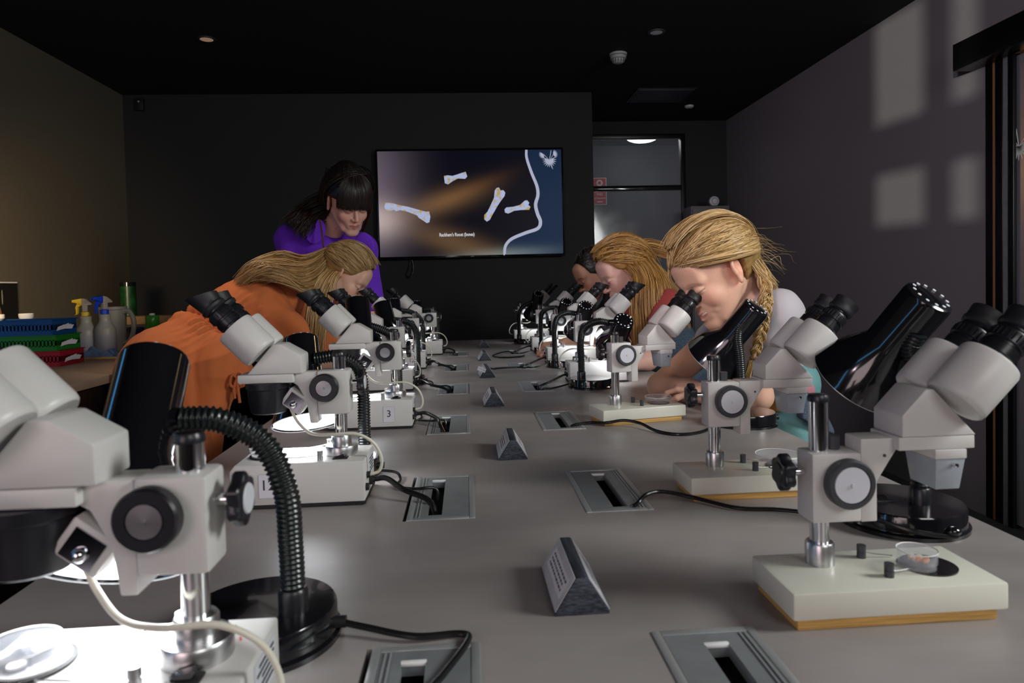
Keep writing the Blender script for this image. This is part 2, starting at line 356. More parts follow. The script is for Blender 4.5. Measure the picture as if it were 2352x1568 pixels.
# fire hose sign beyond glass
t = thing('fire_sign', 'red and white fire safety sign seen behind the far glass door bar', 'sign', (1.455, YP-.004, 2.13))
M['sign_red'] = mat('sign_red', (0.75, 0.03, 0.03), 0.4, emit=(0.8, 0.03, 0.03), estr=0.0); M['sign_white'] = mat('sign_white', (0.8, 0.78, 0.8), 0.5)
MB().box((-.075, -.001, -.145), (.075, .004, .145)).build('border', 'sign_white', t)
MB().box((-.068, -.003, -.138), (.068, -.001, .138)).build('panel', 'sign_red', t)
def face_y(x, z, y): return frame((1,0,0), (0,0,1), (0,-1,0), (x, y, z))
b = MB(); b.lathe([(.018, 0), (.034, 0), (.034, .001), (.018, .001)], (0, -.0032, .09), (0, -1, 0)); b.prism([(-.02, .02), (.02, .02), (.02, .055), (-.02, .055)], -.0031, -.0042)
b.build('pictogram', 'sign_white', t)
text_mesh('lettering', 'FIRE', .036, 'sign_white', t, face_y(0, -.035, -.0032), bold=.0006)
text_mesh('lettering', 'EXTINGUISHER', .0185, 'sign_white', t, face_y(0, -.075, -.0032), bold=.0006)
b = MB().box((-.03, -.0042, -.118), (.03, -.0031, -.105)); b.build('underline', 'sign_white', t)
# box and round dish on the far right wall end
t = thing('wall_cabinet', 'plain grey cabinet against the dark wall right of the far door', 'cabinet', (2.12, 5.9, 0))
MB().box((-.17, -.1, 0.05), (.17, .12, 1.79)).build('body', mat('cab_grey', (0.16, 0.15, 0.16), 0.5), t, bevel=.004)
MB().box((-.16, -.112, 0.08), (.16, -.1005, 1.77)).build('door', mat('cab_grey_d', (0.17, 0.16, 0.17), 0.45), t, bevel=.003)
MB().box((-.16, -.09, 0.0), (.16, .11, .05)).build('plinth', 'door_black', t)
t = thing('bell_dome', 'round pale bell standing on top of the grey cabinet', 'bell', (2.19, 5.88, 1.79))
MB().lathe([(0, -.006), (.03, -.005), (.042, .002), (.045, .02), (.043, .028), (0, .028)], (0, .0, .05), (0, 1, 0)).build('dome', 'grey_cap', t)
MB().lathe([(.022, 0), (.026, -.004), (.03, 0)], (0, -.006, .05), (0, 1, 0)).build('ring', 'off_white', t)
MB().box((-.02, 0, 0), (.02, .03, .012)).build('foot', 'dark_ring', t)

# ================================================================ TV
t = thing('television', 'wide wall television showing bones and a wavy white line', 'television', (0.052, YB, 1.773))
MB().box((-.705, -.075, -.41), (.705, -.02, .41)).build('bezel', 'black_gloss', t, bevel=.006)
MB().box((-.25, -.02, -.2), (.25, 0, .2)).build('wall_mount', 'black_matte', t)
# screen emission: dark slide, amber streaks, reflected glow painted in at left, navy margin right of the wave
def screen_material():
    m = bpy.data.materials.new('picture_with_reflection'); m.use_nodes = True; nt = m.node_tree; N = nt.nodes; Lk = nt.links
    bs = N['Principled BSDF']; bs.inputs['Base Color'].default_value = (0.003, 0.003, 0.004, 1); bs.inputs['Roughness'].default_value = 0.3; bs.inputs['Specular IOR Level'].default_value = 0.08
    tc = N.new('ShaderNodeTexCoord'); sp = N.new('ShaderNodeSeparateXYZ'); Lk.new(tc.outputs['Object'], sp.inputs[0])
    def math_(op, a, b=None, c=None):
        n = N.new('ShaderNodeMath'); n.operation = op
        for i, v in enumerate((a, b, c)):
            if v is None: continue
            if isinstance(v, (int, float)): n.inputs[i].default_value = v
            else: Lk.new(v, n.inputs[i])
        return n.outputs[0]
    X, Z = sp.outputs[0], sp.outputs[2]
    def streak(x0, z0, ang, sx, sz):     # gaussian blob, rotated
        ca, sa = math.cos(ang), math.sin(ang)
        dx = math_('SUBTRACT', X, x0); dz = math_('SUBTRACT', Z, z0)
        u = math_('ADD', math_('MULTIPLY', dx, ca), math_('MULTIPLY', dz, sa)); v = math_('SUBTRACT', math_('MULTIPLY', dz, ca), math_('MULTIPLY', dx, sa))
        q = math_('ADD', math_('POWER', math_('ABSOLUTE', math_('DIVIDE', u, sx)), 2), math_('POWER', math_('ABSOLUTE', math_('DIVIDE', v, sz)), 2))
        return math_('EXPONENT', math_('MULTIPLY', q, -1))
    def add(cur, f, col):
        mx = N.new('ShaderNodeMix'); mx.data_type = 'RGBA'; mx.blend_type = 'ADD'; mx.clamp_result = False
        Lk.new(f, mx.inputs[0]); mx.inputs[7].default_value = (*col, 1)
        if cur is None: mx.inputs[6].default_value = (0.002, 0.002, 0.006, 1)
        else: Lk.new(cur, mx.inputs[6])
        return mx.outputs[2]
    c = add(None, streak(-.22, .01, .28, .32, .085), (0.11, 0.06, 0.022))
    c = add(c, streak(-.05, .08, .38, .30, .05), (0.05, 0.018, 0.004))
    c = add(c, streak(-.12, -.30, -.32, .40, .09), (0.10, 0.055, 0.022))
    c = add(c, streak(-.70, -.12, 0, .17, .14), (0.33, 0.27, 0.24))  # reflected room light, painted as emission
    c = add(c, streak(-.80, .1, 0, .30, .55), (0.13, 0.10, 0.13))
    c = add(c, streak(.20, -.40, .06, .36, .05), (0.12, 0.15, 0.14))
    rt = N.new('ShaderNodeAttribute'); rt.attribute_name = 'margin'
    c = add(c, rt.outputs['Fac'], (0.004, 0.016, 0.042))
    Lk.new(c, bs.inputs['Emission Color']); bs.inputs['Emission Strength'].default_value = 1.0
    return m
wave = [(0.426, .393), (.428, .33), (.462, .22), (.500, .12), (.506, .05), (.487, -.02), (.50, -.09), (.521, -.148), (.50, -.20), (.404, -.233), (.30, -.275), (.252, -.325), (.242, -.384), (.245, -.393)]
ws = spline([(x, 0, z) for x, z in wave], 5)
b = MB(); rows_ = 1
zs = [p.z for p in ws]
# left and right halves of the picture share the wave as border
vs = []; L_ = [(-.69, p.z) for p in ws]; R_ = [(.69, p.z) for p in ws]
base = [(l[0], -.0755, l[1]) for l in L_]+[(p.x, -.0755, p.z) for p in ws]+[(r[0], -.0755, r[1]) for r in R_]
n = len(ws); b.add(base, [(i, n+i, n+i+1, i+1) for i in range(n-1)]+[(n+i, 2*n+i, 2*n+i+1, n+i+1) for i in range(n-1)])
b.mi = 0; scr = b.build('screen', screen_material(), t, smooth=False)
# margin attribute: 1 on the faces right of the wave
at = scr.data.attributes.new('margin', 'FLOAT', 'FACE'); at.data.foreach_set('value', [0.0]*(n-1)+[1.0]*(n-1))
M['scr_line'] = mat('screen_line', (0.02,)*3, 0.4, emit=(0.36, 0.38, 0.50), estr=1.0)
w_ = [.009+.004*math.sin(PI*i/(n-1)) for i in range(n)]
b = MB(); vs = []
for i, p in enumerate(ws):
    tg = (ws[min(i+1, n-1)]-ws[max(i-1, 0)]).normalized(); nn = Vector((tg.z, 0, -tg.x))
    vs += [tuple(Vector((p.x, -.0762, p.z))-nn*w_[i]), tuple(Vector((p.x, -.0762, p.z))+nn*w_[i])]
b.add(vs, [(2*i, 2*i+1, 2*i+3, 2*i+2) for i in range(n-1)]); b.build('wave_line', 'scr_line', t, smooth=False)
M['scr_bone'] = mat('screen_bone', (0.02,)*3, 0.4, emit=(0.42, 0.46, 0.62), estr=1.0)
bn = M['scr_bone'].node_tree; nz = bn.nodes.new('ShaderNodeTexNoise'); nz.inputs['Scale'].default_value = 26; nz.inputs['Detail'].default_value = 4
rp = bn.nodes.new('ShaderNodeValToRGB'); tc_ = bn.nodes.new('ShaderNodeTexCoord'); bn.links.new(tc_.outputs['Object'], nz.inputs['Vector'])
rp.color_ramp.elements[0].position = .36; rp.color_ramp.elements[0].color = (0.42, 0.28, 0.05, 1); rp.color_ramp.elements[1].position = .52; rp.color_ramp.elements[1].color = (0.36, 0.42, 0.62, 1)
bn.links.new(nz.outputs['Fac'], rp.inputs[0]); bn.links.new(rp.outputs[0], bn.nodes['Principled BSDF'].inputs['Emission Color'])
def pic(pts, name='bone_picture'):     # crop coordinates (2352 wide view of the screen) baked to metres
    b = MB(); b.prism([((x-1165)/1531.0, (735-z)/1480.0) for x, z in pts], -.0762, -.0770); return b.build(name, 'scr_bone', t, smooth=False)
pic([(860,430),(900,425),(960,432),(1040,408),(1110,388),(1128,440),(1105,466),(1020,462),(960,490),(905,525),(868,512)])
pic([(1440,600),(1462,572),(1490,568),(1508,600),(1540,598),(1562,625),(1552,665),(1510,715),(1470,770),(1420,850),(1375,925),(1340,945),(1310,920),(1312,870),(1350,835),(1395,750),(1430,680)])
pic([(1548,812),(1570,790),(1650,785),(1730,765),(1785,718),(1815,715),(1838,745),(1825,765),(1850,790),(1835,822),(1790,822),(1740,822),(1660,830),(1590,860),(1552,848)])
pic([(185,715),(260,722),(340,745),(440,765),(540,795),(640,822),(680,820),(692,880),(680,940),(650,950),(600,915),(560,890),(540,862),(440,822),(350,800),(305,812),(280,795),(210,815),(172,770)])
text_mesh('caption', "Rackham's Roost (bones)", .036, mat('screen_text', (0.02,)*3, 0.4, emit=(0.6, 0.6, 0.66), estr=1.0), t, face_y(-.113, -.236, -.0765), sx=.72, bold=.0008)
e = leaf_emblem(1.0); e.xf(Matrix.Translation((.600, -.0762, .312))); e.build('leaf_emblem', 'scr_line', t, smooth=False)
MB().box((-.012, -.0765, -.403), (.012, -.0752, -.399)).build('badge', 'alu', t)
o = MB().tube(spline([(-.42, 5.235, 1.372), (-.43, 5.232, 1.30), (-.45, 5.23, 1.25), (-.43, 5.228, 1.225), (-.405, 5.23, 1.26), (-.40, 5.235, 1.31), (-.41, 5.235, 1.372)], 6), .004, 8).build('hanging_cable', 'cable_black')
tag(o, 'thin black cable loop hanging below the television', 'cable')
# ================================================================ TABLE
TT = 0.80
M['laminate'] = mat('laminate', (0.335, 0.300, 0.290), 0.36, noise=0.26, nscale=3.0, bump=0.05, stretch=(1, 2.2, 1))
_nt = M['laminate'].node_tree; _n2 = _nt.nodes.new('ShaderNodeTexNoise'); _n2.inputs['Scale'].default_value = 4; _n2.inputs['Detail'].default_value = 8
_tc = _nt.nodes.new('ShaderNodeTexCoord'); _nt.links.new(_tc.outputs['Object'], _n2.inputs['Vector']); _mr = _nt.nodes.new('ShaderNodeMapRange')
_mr.inputs[3].default_value = .30; _mr.inputs[4].default_value = .46; _nt.links.new(_n2.outputs['Fac'], _mr.inputs[0]); _nt.links.new(_mr.outputs[0], _nt.nodes['Principled BSDF'].inputs['Roughness'])
tb = thing('laboratory_table', 'long grey-brown laminate table carrying two rows of microscopes', 'table', (0.09, 2.3, 0))
PORTS = [(-.1, .425), (-.1, 1.02), (-.104, 1.615), (-.106, 2.21), (-.106, 2.81), (-.106, 3.41),
         (.174, .425), (.174, 1.02), (.174, 1.615), (.174, 2.21), (.174, 2.81), (.174, 3.41)]
def top_with_holes():
    bm = bmesh.new(); X0, X1, Y0, Y1 = -.54, .717, .12, 4.41
    xs = sorted(set([X0, X1, -.106, 0.0, .174, .278])); ys = sorted(set([Y0, Y1]+[y for _, y in PORTS]+[y+.235 for _, y in PORTS]))
    hx = [(-.106, 0.0), (.174, .278)]; hy = [(y, y+.235) for y in sorted(set(p[1] for p in PORTS))]
    b = MB()
    def solid(i, j):
        a, c = (xs[i], xs[i+1]), (ys[j], ys[j+1]); return not (a in hx and any(abs(c[0]-h[0]) < 1e-6 for h in hy))
    idx = {}
    def V(i, j, k):
        if (i, j, k) not in idx: idx[(i, j, k)] = len(b.v); b.v.append((xs[i]-.09, ys[j]-2.3, TT if k else TT-.035))
        return idx[(i, j, k)]
    nx, ny = len(xs)-1, len(ys)-1
    for i in range(nx):
        for j in range(ny):
            if not solid(i, j): continue
            b.f.append((V(i,j,1), V(i+1,j,1), V(i+1,j+1,1), V(i,j+1,1))); b.f.append((V(i,j,0), V(i,j+1,0), V(i+1,j+1,0), V(i+1,j,0)))
            for (di, dj, e0, e1) in ((-1,0,(i,j+1),(i,j)), (1,0,(i+1,j),(i+1,j+1)), (0,-1,(i,j),(i+1,j)), (0,1,(i+1,j+1),(i,j+1))):
                a, c = i+di, j+dj
                if not (0 <= a < nx and 0 <= c < ny and solid(a, c)):
                    b.f.append((V(*e0,0), V(*e1,0), V(*e1,1), V(*e0,1)))
    b.m = [0]*len(b.f); return b
top_with_holes().build('tabletop', 'laminate', tb, smooth=False)
MB().box((-.56, -2.1, .68), (.56, 2.03, .72)).build('apron', 'black_matte', tb)
for sx in (-.5, .5):
    for sy in (-2.05, -.7, .65, 2.0):
        MB().box((sx-.025, sy-.025, 0), (sx+.025, sy+.025, .68)).box((sx-.02, sy-.02, .72), (sx+.02, sy+.02, .765)).build('leg', 'black_matte', tb, bevel=.003)
# cable ports
def make_port(flip):
    t = thing('cable_port', '', 'cable port')
    w, l = .104, .235
    fr = MB(); fr.box((0, 0, -.02), (.009, l, .0015)); fr.box((w-.009, 0, -.02), (w, l, .0015)); fr.box((.009, 0, -.02), (w-.009, .009, .0015)); fr.box((.009, l-.009, -.02), (w-.009, l, .0015))
    fr.build('port_frame', 'alu_edge', t, bevel=.0008)
    s0, s1 = (.030, .053) if not flip else (w-.053-.006, w-.030-.006)   # slot x range
    y0, y1 = .02, l-.03
    ld = MB(); ld.box((.0095, .0095, -.012), (s0, l-.0095, .0008)); ld.box((s1, .0095, -.012), (w-.0095, l-.0095, .0008)); ld.box((s0, .0095, -.012), (s1, y0, .0008)); ld.box((s0, y1, -.012), (s1, l-.0095, .0008))
    ld.build('port_lid', 'alu', t)
    MB().box((s0-.001, y1-.001, -.003), (s1+.001, y1+.005, .0014)).build('slot_lip', 'white', t, bevel=.0015)
    gx = .013 if not flip else w-.019
    MB().box((gx, .012, .0008), (gx+.0015, l-.012, .0022)).box((gx+.005, .012, .0008), (gx+.0065, l-.012, .0022)).build('lid_rail', 'alu_edge', t)
    MB().box((.001, .001, -.032), (w-.001, l-.001, -.021)).build('brush_pad', 'brush', t)
    return t
protoL = make_port(False); protoR = make_port(True)
ordn = ['nearest the camera', 'second from the camera', 'third from the camera', 'fourth from the camera', 'fifth from the camera', 'farthest from the camera']
for i, (x, y) in enumerate(PORTS):
    left = i < 6; pr = protoL if left else protoR
    o = pr if i in (0, 6) else copy_tree(pr); o.location = (x, y, TT)
    tag(o, 'brushed metal cable port in the %s row of the table, %s' % ('left' if left else 'right', ordn[i % 6]), 'cable port', 'cable ports set in the tabletop')

# ================================================================ MICROSCOPE PARTS
def ring_knob(t, x, z, side, y0, r, rc, matr, matc, name='focus_knob', cname='knob_cap', th=.014):
    k = MB().lathe([(0, 0), (r*.5, 0), (r*.92, .001), (r, .003), (r, th-.002), (r*.93, th), (rc*1.03, th), (rc*1.0, th-.0015), (0, th-.0015)], (x, y0*side, z), (0, side, 0), 40).build(name, matr, t)
    MB().lathe([(0, 0), (rc*.97, 0), (rc*.95, .0012), (rc*.12, .0016), (rc*.1, .003), (0, .003)], (x, (y0+th-.0015)*side, z), (0, side, 0), 36).build(cname, matc, k)
    return k
def lobed_knob(t, c, d, r, th, capm):
    d = Vector(d).normalized(); a = Vector((0, 0, 1)); b_ = d.cross(a); n = 48; b = MB()
    sec = []
    for h, s in ((0, .55), (.1, .92), (.25, 1), (.8, 1), (.93, .93), (1, .8)):
        sec.append([Vector(c)+d*(h*th)+(a*math.cos(q)+b_*math.sin(q))*(r*s*(1+.11*math.cos(6*q))) for q in (2*PI*i/n for i in range(n))])
    vs = [v for s_ in sec for v in s_]; fs = []
    for k in range(len(sec)-1):
        for i in range(n): j = (i+1) % n; fs.append((k*n+i, k*n+j, (k+1)*n+j, (k+1)*n+i))
    fs.append(tuple(range(n-1, -1, -1))); fs.append(tuple((len(sec)-1)*n+i for i in range(n))); b.add(vs, fs)
    k = b.build('clamp_knob', 'black_plastic', t)
    MB().cyl(Vector(c)-d*.014, c, .0045, n=12).build('knob_shaft', 'chrome', k)
    MB().lathe([(0, 0), (r*.62, 0), (r*.58, .0012), (0, .0012)], Vector(c)+d*th, d).build('knob_cap', capm, k)
    return k
AX = Vector((.694, 0, .72)).normalized()
def eyepieces(t, u, z, cup_long, rec=0.03, ipd=.027):
    for sy in (-1, 1):
        c = Vector((u, sy*ipd, z))
        body = MB(); R = .031; h = .030
        body.lathe([(0, -h), (R*.90, -h), (R*.97, -h+.002), (R, -h+.006), (R, h-.003), (R*.96, h), (0, h)], c, AX, 40)
        body.build('ocular_body', 'enamel', t)
        e0 = c+AX*h
        tb_ = MB(); tb_.lathe([(0, -.001), (.0175, -.001), (.0175, .006), (.0192, .007), (.0192, .017), (.0178, .018), (.0178, .021), (.0197, .022), (.0197, .034), (.0185, .036), (.0168, .038), (.0168, .050), (.0150, .052), (0, .052)] , e0, AX, 36)
        ep = tb_.build('eyepiece', 'black_plastic', t)
        b = MB()
        for k in range(24):
            q = 2*PI*k/24; yb = Vector((0, 1, 0)); xb = AX.cross(yb)
            p = e0+(yb*math.cos(q)+xb*math.sin(q))*.0197
            b.cyl(p+AX*.0235, p+AX*.0325, .0009, n=5)
        b.build('grip_ribs', 'black_plastic', ep)
        # rubber eyecup: flared, cut obliquely when long
        n = 36; rowsv = []; yb = Vector((0, 1, 0)); xb = AX.cross(yb)     # xb points down/outward
        prof = [(.0172, .040), (.0205, .043), (.0212, .047), (.0195, .050), (.0200, .056), (.0218, .066), (.0228, .074)] if cup_long else [(.0172, .040), (.0200, .042), (.0208, .046), (.0195, .049), (.0203, .055), (.0212, .062)]
        vs = []; fs = []
        for r, hh in prof+[(prof[-1][0]-.0018, prof[-1][1]), (.0150, .046)]:
            for i in range(n):
                q = 2*PI*i/n; w = 0
                if cup_long and hh > .052: w = (hh-.052)/.022*.011*(math.sin(q)*-1)
                vs.append(e0+AX*(hh+w)+(yb*math.cos(q)+xb*math.sin(q))*r)
        for k in range(len(prof)+1):
            for i in range(n): j = (i+1) % n; fs.append((k*n+i, k*n+j, (k+1)*n+j, (k+1)*n+i))
        MB().add(vs, fs).build('eyecup', 'rubber', ep)
        MB().lathe([(0, 0), (.0148, 0), (.0148, .002), (0, .002)][::1], e0+AX*.0505, AX).build('eye_lens', 'mirror', ep)
def clip(t, x, y, z, tx, ty, m='dark_ring', h=.013, w=True):
    k = MB().cyl((x, y, z), (x, y, z+h*.45), .0048, n=16).cyl((x, y, z+h*.45), (x, y, z+h*.55), .0043, n=16).cyl((x, y, z+h*.55), (x, y, z+h), .0048, n=16).build('stage_clip', m, t)
    MB().tube(spline([(x, y, z+h*.5), (x+(tx-x)*.4, y+(ty-y)*.4, z+.004), (tx, ty, z+.0018)], 5), .0008, 6).build('clip_spring', 'chrome', k)
    return k

def make_scope_a():
    t = thing('stereo_microscope', '', 'microscope')
    # base with lamp housing
    b = MB().prism([(-.045, .006), (.160, .006), (.168, .012), (.168, .062), (.160, .072), (-.045, .072)], -.057, .057)
    b.build('base', 'enamel', t, bevel=.0022)
    for x in (-.03, .15):
        for y in (-.045, .045): MB().cyl((x, y, 0), (x, y, .006), .008, n=12).build('rubber_foot', 'rubber', t)
    MB().box((-.046, -.058, .002), (.162, .058, .0062)).build('bottom_plate', 'black_matte', t)
    MB().lathe([(0, .072), (.0265, .072), (.0268, .074), (.0268, .086), (.0255, .088), (.0165, .088), (.0165, .102), (.0150, .1045), (0, .1045)]).build('post_collar', 'steel', t)
    MB().cyl((0, 0, .104), (0, 0, .238), .0105, n=28).build('post', 'chrome', t)
    MB().lathe([(0, .237), (.0115, .237), (.0118, .241), (.010, .2445), (0, .2455)]).build('post_cap', 'black_plastic', t)
    # focus housing
    h = MB().box((-.0185, -.020, .142), (.034, .020, .2155)); h.build('focus_housing', 'enamel', t, bevel=.004)
    h = MB().prism([(.0342, .128), (.047, .128), (.052, .165), (.066, .192), (.075, .1975), (.075, .2135), (.0342, .2135)], -.017, .017); h.build('rack_bracket', 'enamel', t, bevel=.002)
    MB().cyl((-.004, -.0195, .198), (-.004, -.0225, .198), .003, n=12).build('set_screw', 'steel', t)
    for sd in (-1, 1): ring_knob(t, .020, .188, sd, .0205, .0235, .0132, 'black_plastic', 'spun')
    lobed_knob(t, (-.030, 0, .192), (-1, 0, 0), .019, .012, 'grey_cap')
    MB().prism([(.070, .198), (.158, .198), (.160, .201), (.160, .2125), (.070, .2125)], -.026, .026).build('arm_plate', 'enamel', t, bevel=.002)
    MB().prism([(.145, .2127), (.102, .262), (.088, .262), (.056, .243), (.056, .2127)], -.026, .026).build('prism_housing', 'enamel', t, bevel=.0025)
    eyepieces(t, .140, .270, True)
    MB().lathe([(0, .1975), (.036, .1975), (.036, .188), (.0335, .186), (.0325, .168), (.0285, .148), (.026, .146), (0, .150)][::-1], (.118, 0, 0)).build('objective', 'black_plastic', t)
    # tilted lamp bracket on the rack
    br = MB().box((-.020, -.017, -.016), (.018, .017, .016)); R = frame((.80, 0, .60), (0, 1, 0), (-.60, 0, .80), (.072, 0, .166)); br.xf(R)
    k = br.build('lamp_bracket', 'enamel', t, bevel=.003)
    for sd in (-1, 1):
        w = MB().box((-.014, -.0005, -.013), (.012, .0005, .011)); w.xf(Matrix.Translation((0, sd*.0176, 0))); w.xf(R); w.build('reflector', 'mirror', k)
        MB().ball(tuple(R @ Vector((-.002, sd*.0185, -.005))), .006).build('bulb', 'chrome', k)
    # stage
    MB().lathe([(0, .0722), (.030, .0722), (.030, .0745), (.027, .0748), (0, .0748)], (.122, 0, 0)).build('stage_ring', 'black_matte', t)
    MB().lathe([(0, .0749), (.0265, .0749), (.0262, .0765), (0, .0768)], (.122, 0, 0)).build('stage_plate', 'frosted', t)
    clip(t, .028, -.040, .072, .105, -.025, 'steel', .016); clip(t, .028, .040, .072, .105, .025, 'steel', .016)
    for sd in (-1, 1):
        MB().box((-.016, .034*sd-.008, .0718), (.008, .034*sd+.008, .0745)).build('switch_bezel', 'black_matte', t, bevel=.001)
        w = MB().box((-.011, -.005, 0), (.004, .005, .004)); w.xf(Matrix.Translation((0, sd*.034, .0735)) @ Matrix.Rotation(.25, 4, 'Y')); w.build('rocker_switch', 'black_gloss', t)
    # end face with rating plate and sockets
    MB().box((-.0462, -.040, .034), (-.0448, .012, .066)).build('rating_plate', 'grey_cap', t)
    b = MB()
    for k in range(5): b.box((-.0466, -.036, .039+k*.0052), (-.0463, .008-.006*(k % 3), .0412+k*.0052))
    b.build('plate_print', 'ink', t)
    MB().cyl((-.045, .030, .042), (-.051, .030, .042), .0055, n=14).build('cable_grommet', 'rubber', t)
    MB().lathe([(0, 0), (.009, 0), (.009, .005), (.006, .006), (.0055, .009), (0, .009)], (-.045, .0, .026), (-1, 0, 0)).build('power_grommet', 'rubber', t)
    MB().cyl((-.045, .044, .026), (-.050, .044, .026), .006, n=14).build('fuse_cap', 'rubber', t)
    # white lamp lead
    MB().tube(spline([(.082, .0, .150), (.070, .004, .128), (.045, .020, .112), (.010, .036, .112), (-.030, .036, .112), (-.058, .033, .095), (-.070, .031, .068), (-.066, .030, .048), (-.050, .030, .042)], 7), .0026, 10).build('lamp_lead', 'cable_white', t)
    return t
def make_scope_b():
    t = thing('stereo_microscope', '', 'microscope')
    z0 = .0385
    MB().box((-.058, -.066, 0), (.150, .026, .0105)).build('plywood_board', 'ply', t, bevel=.0008)
    MB().box((-.064, -.070, .0107), (.160, .030, z0)).build('base', 'enamel_cream', t, bevel=.0028)
    MB().lathe([(0, z0), (.0148, z0), (.0150, z0+.002), (.0150, z0+.022), (.0135, z0+.0245), (0, z0+.0245)]).build('post_collar', 'steel', t)
    MB().cyl((0, 0, z0+.024), (0, 0, .2165), .0102, n=28).build('post', 'chrome', t)
    MB().lathe([(0, .216), (.0112, .216), (.0115, .220), (.0100, .2235), (0, .2245)]).build('post_cap', 'black_plastic', t)
    MB().box((-.0165, -.018, .088), (.038, .018, .1625)).build('focus_housing', 'enamel', t, bevel=.003)
    MB().prism([(.0382, .087), (.056, .087), (.056, .130), (.078, .164), (.078, .1765), (.0382, .1765)], -.016, .016).build('rack_bracket', 'enamel', t, bevel=.0015)
    MB().cyl((.018, .004, .162), (.018, .004, .177), .007, n=16).build('lock_screw', 'dark_ring', t)
    for sd in (-1, 1):
        MB().cyl((.064, .0155*sd, .158), (.064, .0172*sd, .158), .0016, n=10).build('pin', 'dark_ring', t)
        ring_knob(t, .0195, .132, sd, .0185, .0262, .0198, 'dark_ring', 'grey_cap')
    lobed_knob(t, (-.032, 0, .140), (-1, 0, 0), .0185, .014, 'black_plastic')
    MB().prism([(.074, .1645), (.158, .1645), (.158, .1785), (.074, .1785)], -.026, .026).build('arm_plate', 'enamel', t, bevel=.0012)
    MB().prism([(.160, .1787), (.113, .229), (.104, .229), (.078, .202), (.078, .1787)], -.026, .026).build('prism_housing', 'enamel', t, bevel=.0015)
    eyepieces(t, .154, .236, False)
    # square tapered objective
    def taper(x0, x1, ya, yb, z1, x2, x3, yc, yd, zz):
        b = MB(); b.add([(x2,yc,zz),(x3,yc,zz),(x3,yd,zz),(x2,yd,zz),(x0,ya,z1),(x1,ya,z1),(x1,yb,z1),(x0,yb,z1)], [(0,3,2,1),(4,5,6,7),(0,1,5,4),(1,2,6,5),(2,3,7,6),(3,0,4,7)]); return b
    MB().box((.1135, -.027, .154), (.1485, .027, .1643)).build('objective_mount', 'enamel', t, bevel=.001)
    taper(.1145, .1475, -.026, .026, .1538, .1175, .1445, -.021, .021, .120).build('objective', 'smoke_plastic', t, bevel=.001)
    for sd in (-1, 1): MB().lathe([(0, 0), (.0022, 0), (.0022, .006), (0, .0065)], (.134, .0255*sd, .148), (0, sd, 0), 12).build('set_screw', 'chrome', t)
    MB().lathe([(0, z0+.0002), (.028, z0+.0002), (.028, z0+.0016), (0, z0+.0018)], (.108, -.022, 0), n=36).build('stage_plate', 'black_gloss', t)
    clip(t, .052, .008, z0, .085, .004, 'dark_ring', .014); clip(t, .052, -.042, z0, .085, -.030, 'dark_ring', .014)
    return t
pa = make_scope_a(); pb = make_scope_b()
LS = [(-.213, .530), (-.218, 1.165), (-.188, 1.755), (-.235, 2.370), (-.228, 2.980), (-.178, 3.565)]
RA = [(.397, 2.410), (.388, 2.990), (.378, 3.585), (.328, 4.190)]
RB = [(.377, .713, 0), (.409, 1.115, 0), (.372, 1.712, .20)]
ll = ['large blurred grey-white stereo microscope with lit lamp, cut off at the left edge',
      'white stereo microscope with large black eyecups, in front of the orange dress',
      'white stereo microscope with a number 3 label on its base, left row',
      'white stereo microscope in the left row, half hidden behind the one with the 3 label',
      'white stereo microscope in the left row that the woman in orange looks into',
      'farthest white stereo microscope of the left row, before the black back wall']
rl = ['brightly lit white stereo microscope beyond the third cream one in the right row',
      'white stereo microscope on a tall lit base that the girl in red looks into',
      'white stereo microscope on a tall lit base that the dark-haired man looks into',
      'farthest white stereo microscope of the right row, unused before the black wall']
rb = ['large cream stereo microscope on a plywood board with a round clear dish, front right',
      'cream stereo microscope on a plywood board with grey-white knob, middle of the right row',
      'cream stereo microscope on a plywood board that the smiling blonde girl looks into']
nums = {1: ('12', .108), 2: ('3', .012), 4: ('12', .014)}
for i, (x, y) in enumerate(LS):
    o = pa if i == 0 else copy_tree(pa); o.location = (x, y, TT); o.rotation_euler = (0, 0, PI)
    tag(o, ll[i], 'microscope', 'stereo microscopes along the left side of the table')
    if i in nums:
        s_, ux = nums[i]
        lab = MB().box((ux-.014, .0572, .018), (ux+.014, .0578, .056)).build('number_label', 'paper', o)
        e = MB(); e.box((ux-.0142, .0573, .0178), (ux+.0142, .0577, .0562)); e.build('label_edge', 'dark_ring', lab)
        text_mesh('number', s_, .024, 'ink', lab, frame((-1,0,0), (0,0,1), (0,1,0), (ux, .0579, .038)))
for i, (x, y) in enumerate(RA):
    o = copy_tree(pa); o.location = (x, y, TT); o.rotation_euler = (0, 0, 0)
    tag(o, rl[i], 'microscope', 'lit stereo microscopes on the right side of the table')
for i, (x, y, r) in enumerate(RB):
    o = pb if i == 0 else copy_tree(pb); o.location = (x, y, TT); o.rotation_euler = (0, 0, r)
    d1, d2 = [(0, 0), (.018, .005), (.034, .010)][i]
    for ch in o.children:
        n_ = ch.name.split('.')[0]
        if n_ in ('focus_housing', 'focus_knob', 'clamp_knob', 'lock_screw'): ch.location.z += d1
        elif n_ in ('rack_bracket', 'pin', 'arm_plate', 'prism_housing', 'ocular_body', 'eyepiece', 'objective', 'objective_mount', 'set_screw'): ch.location.z += d2
    tag(o, rb[i], 'microscope', 'cream microscopes on plywood boards')
# red pen mark on the nearest left base
b = MB().tube([(-.030, -.022, .0723), (-.033, -.026, .0723), (-.037, -.022, .0723), (-.034, -.018, .0723)], .0008, 6); b.tube([(-.024, -.024, .0723), (-.026, -.019, .0723)], .0008, 6)
b.build('pen_mark', 'red_ink', pa)

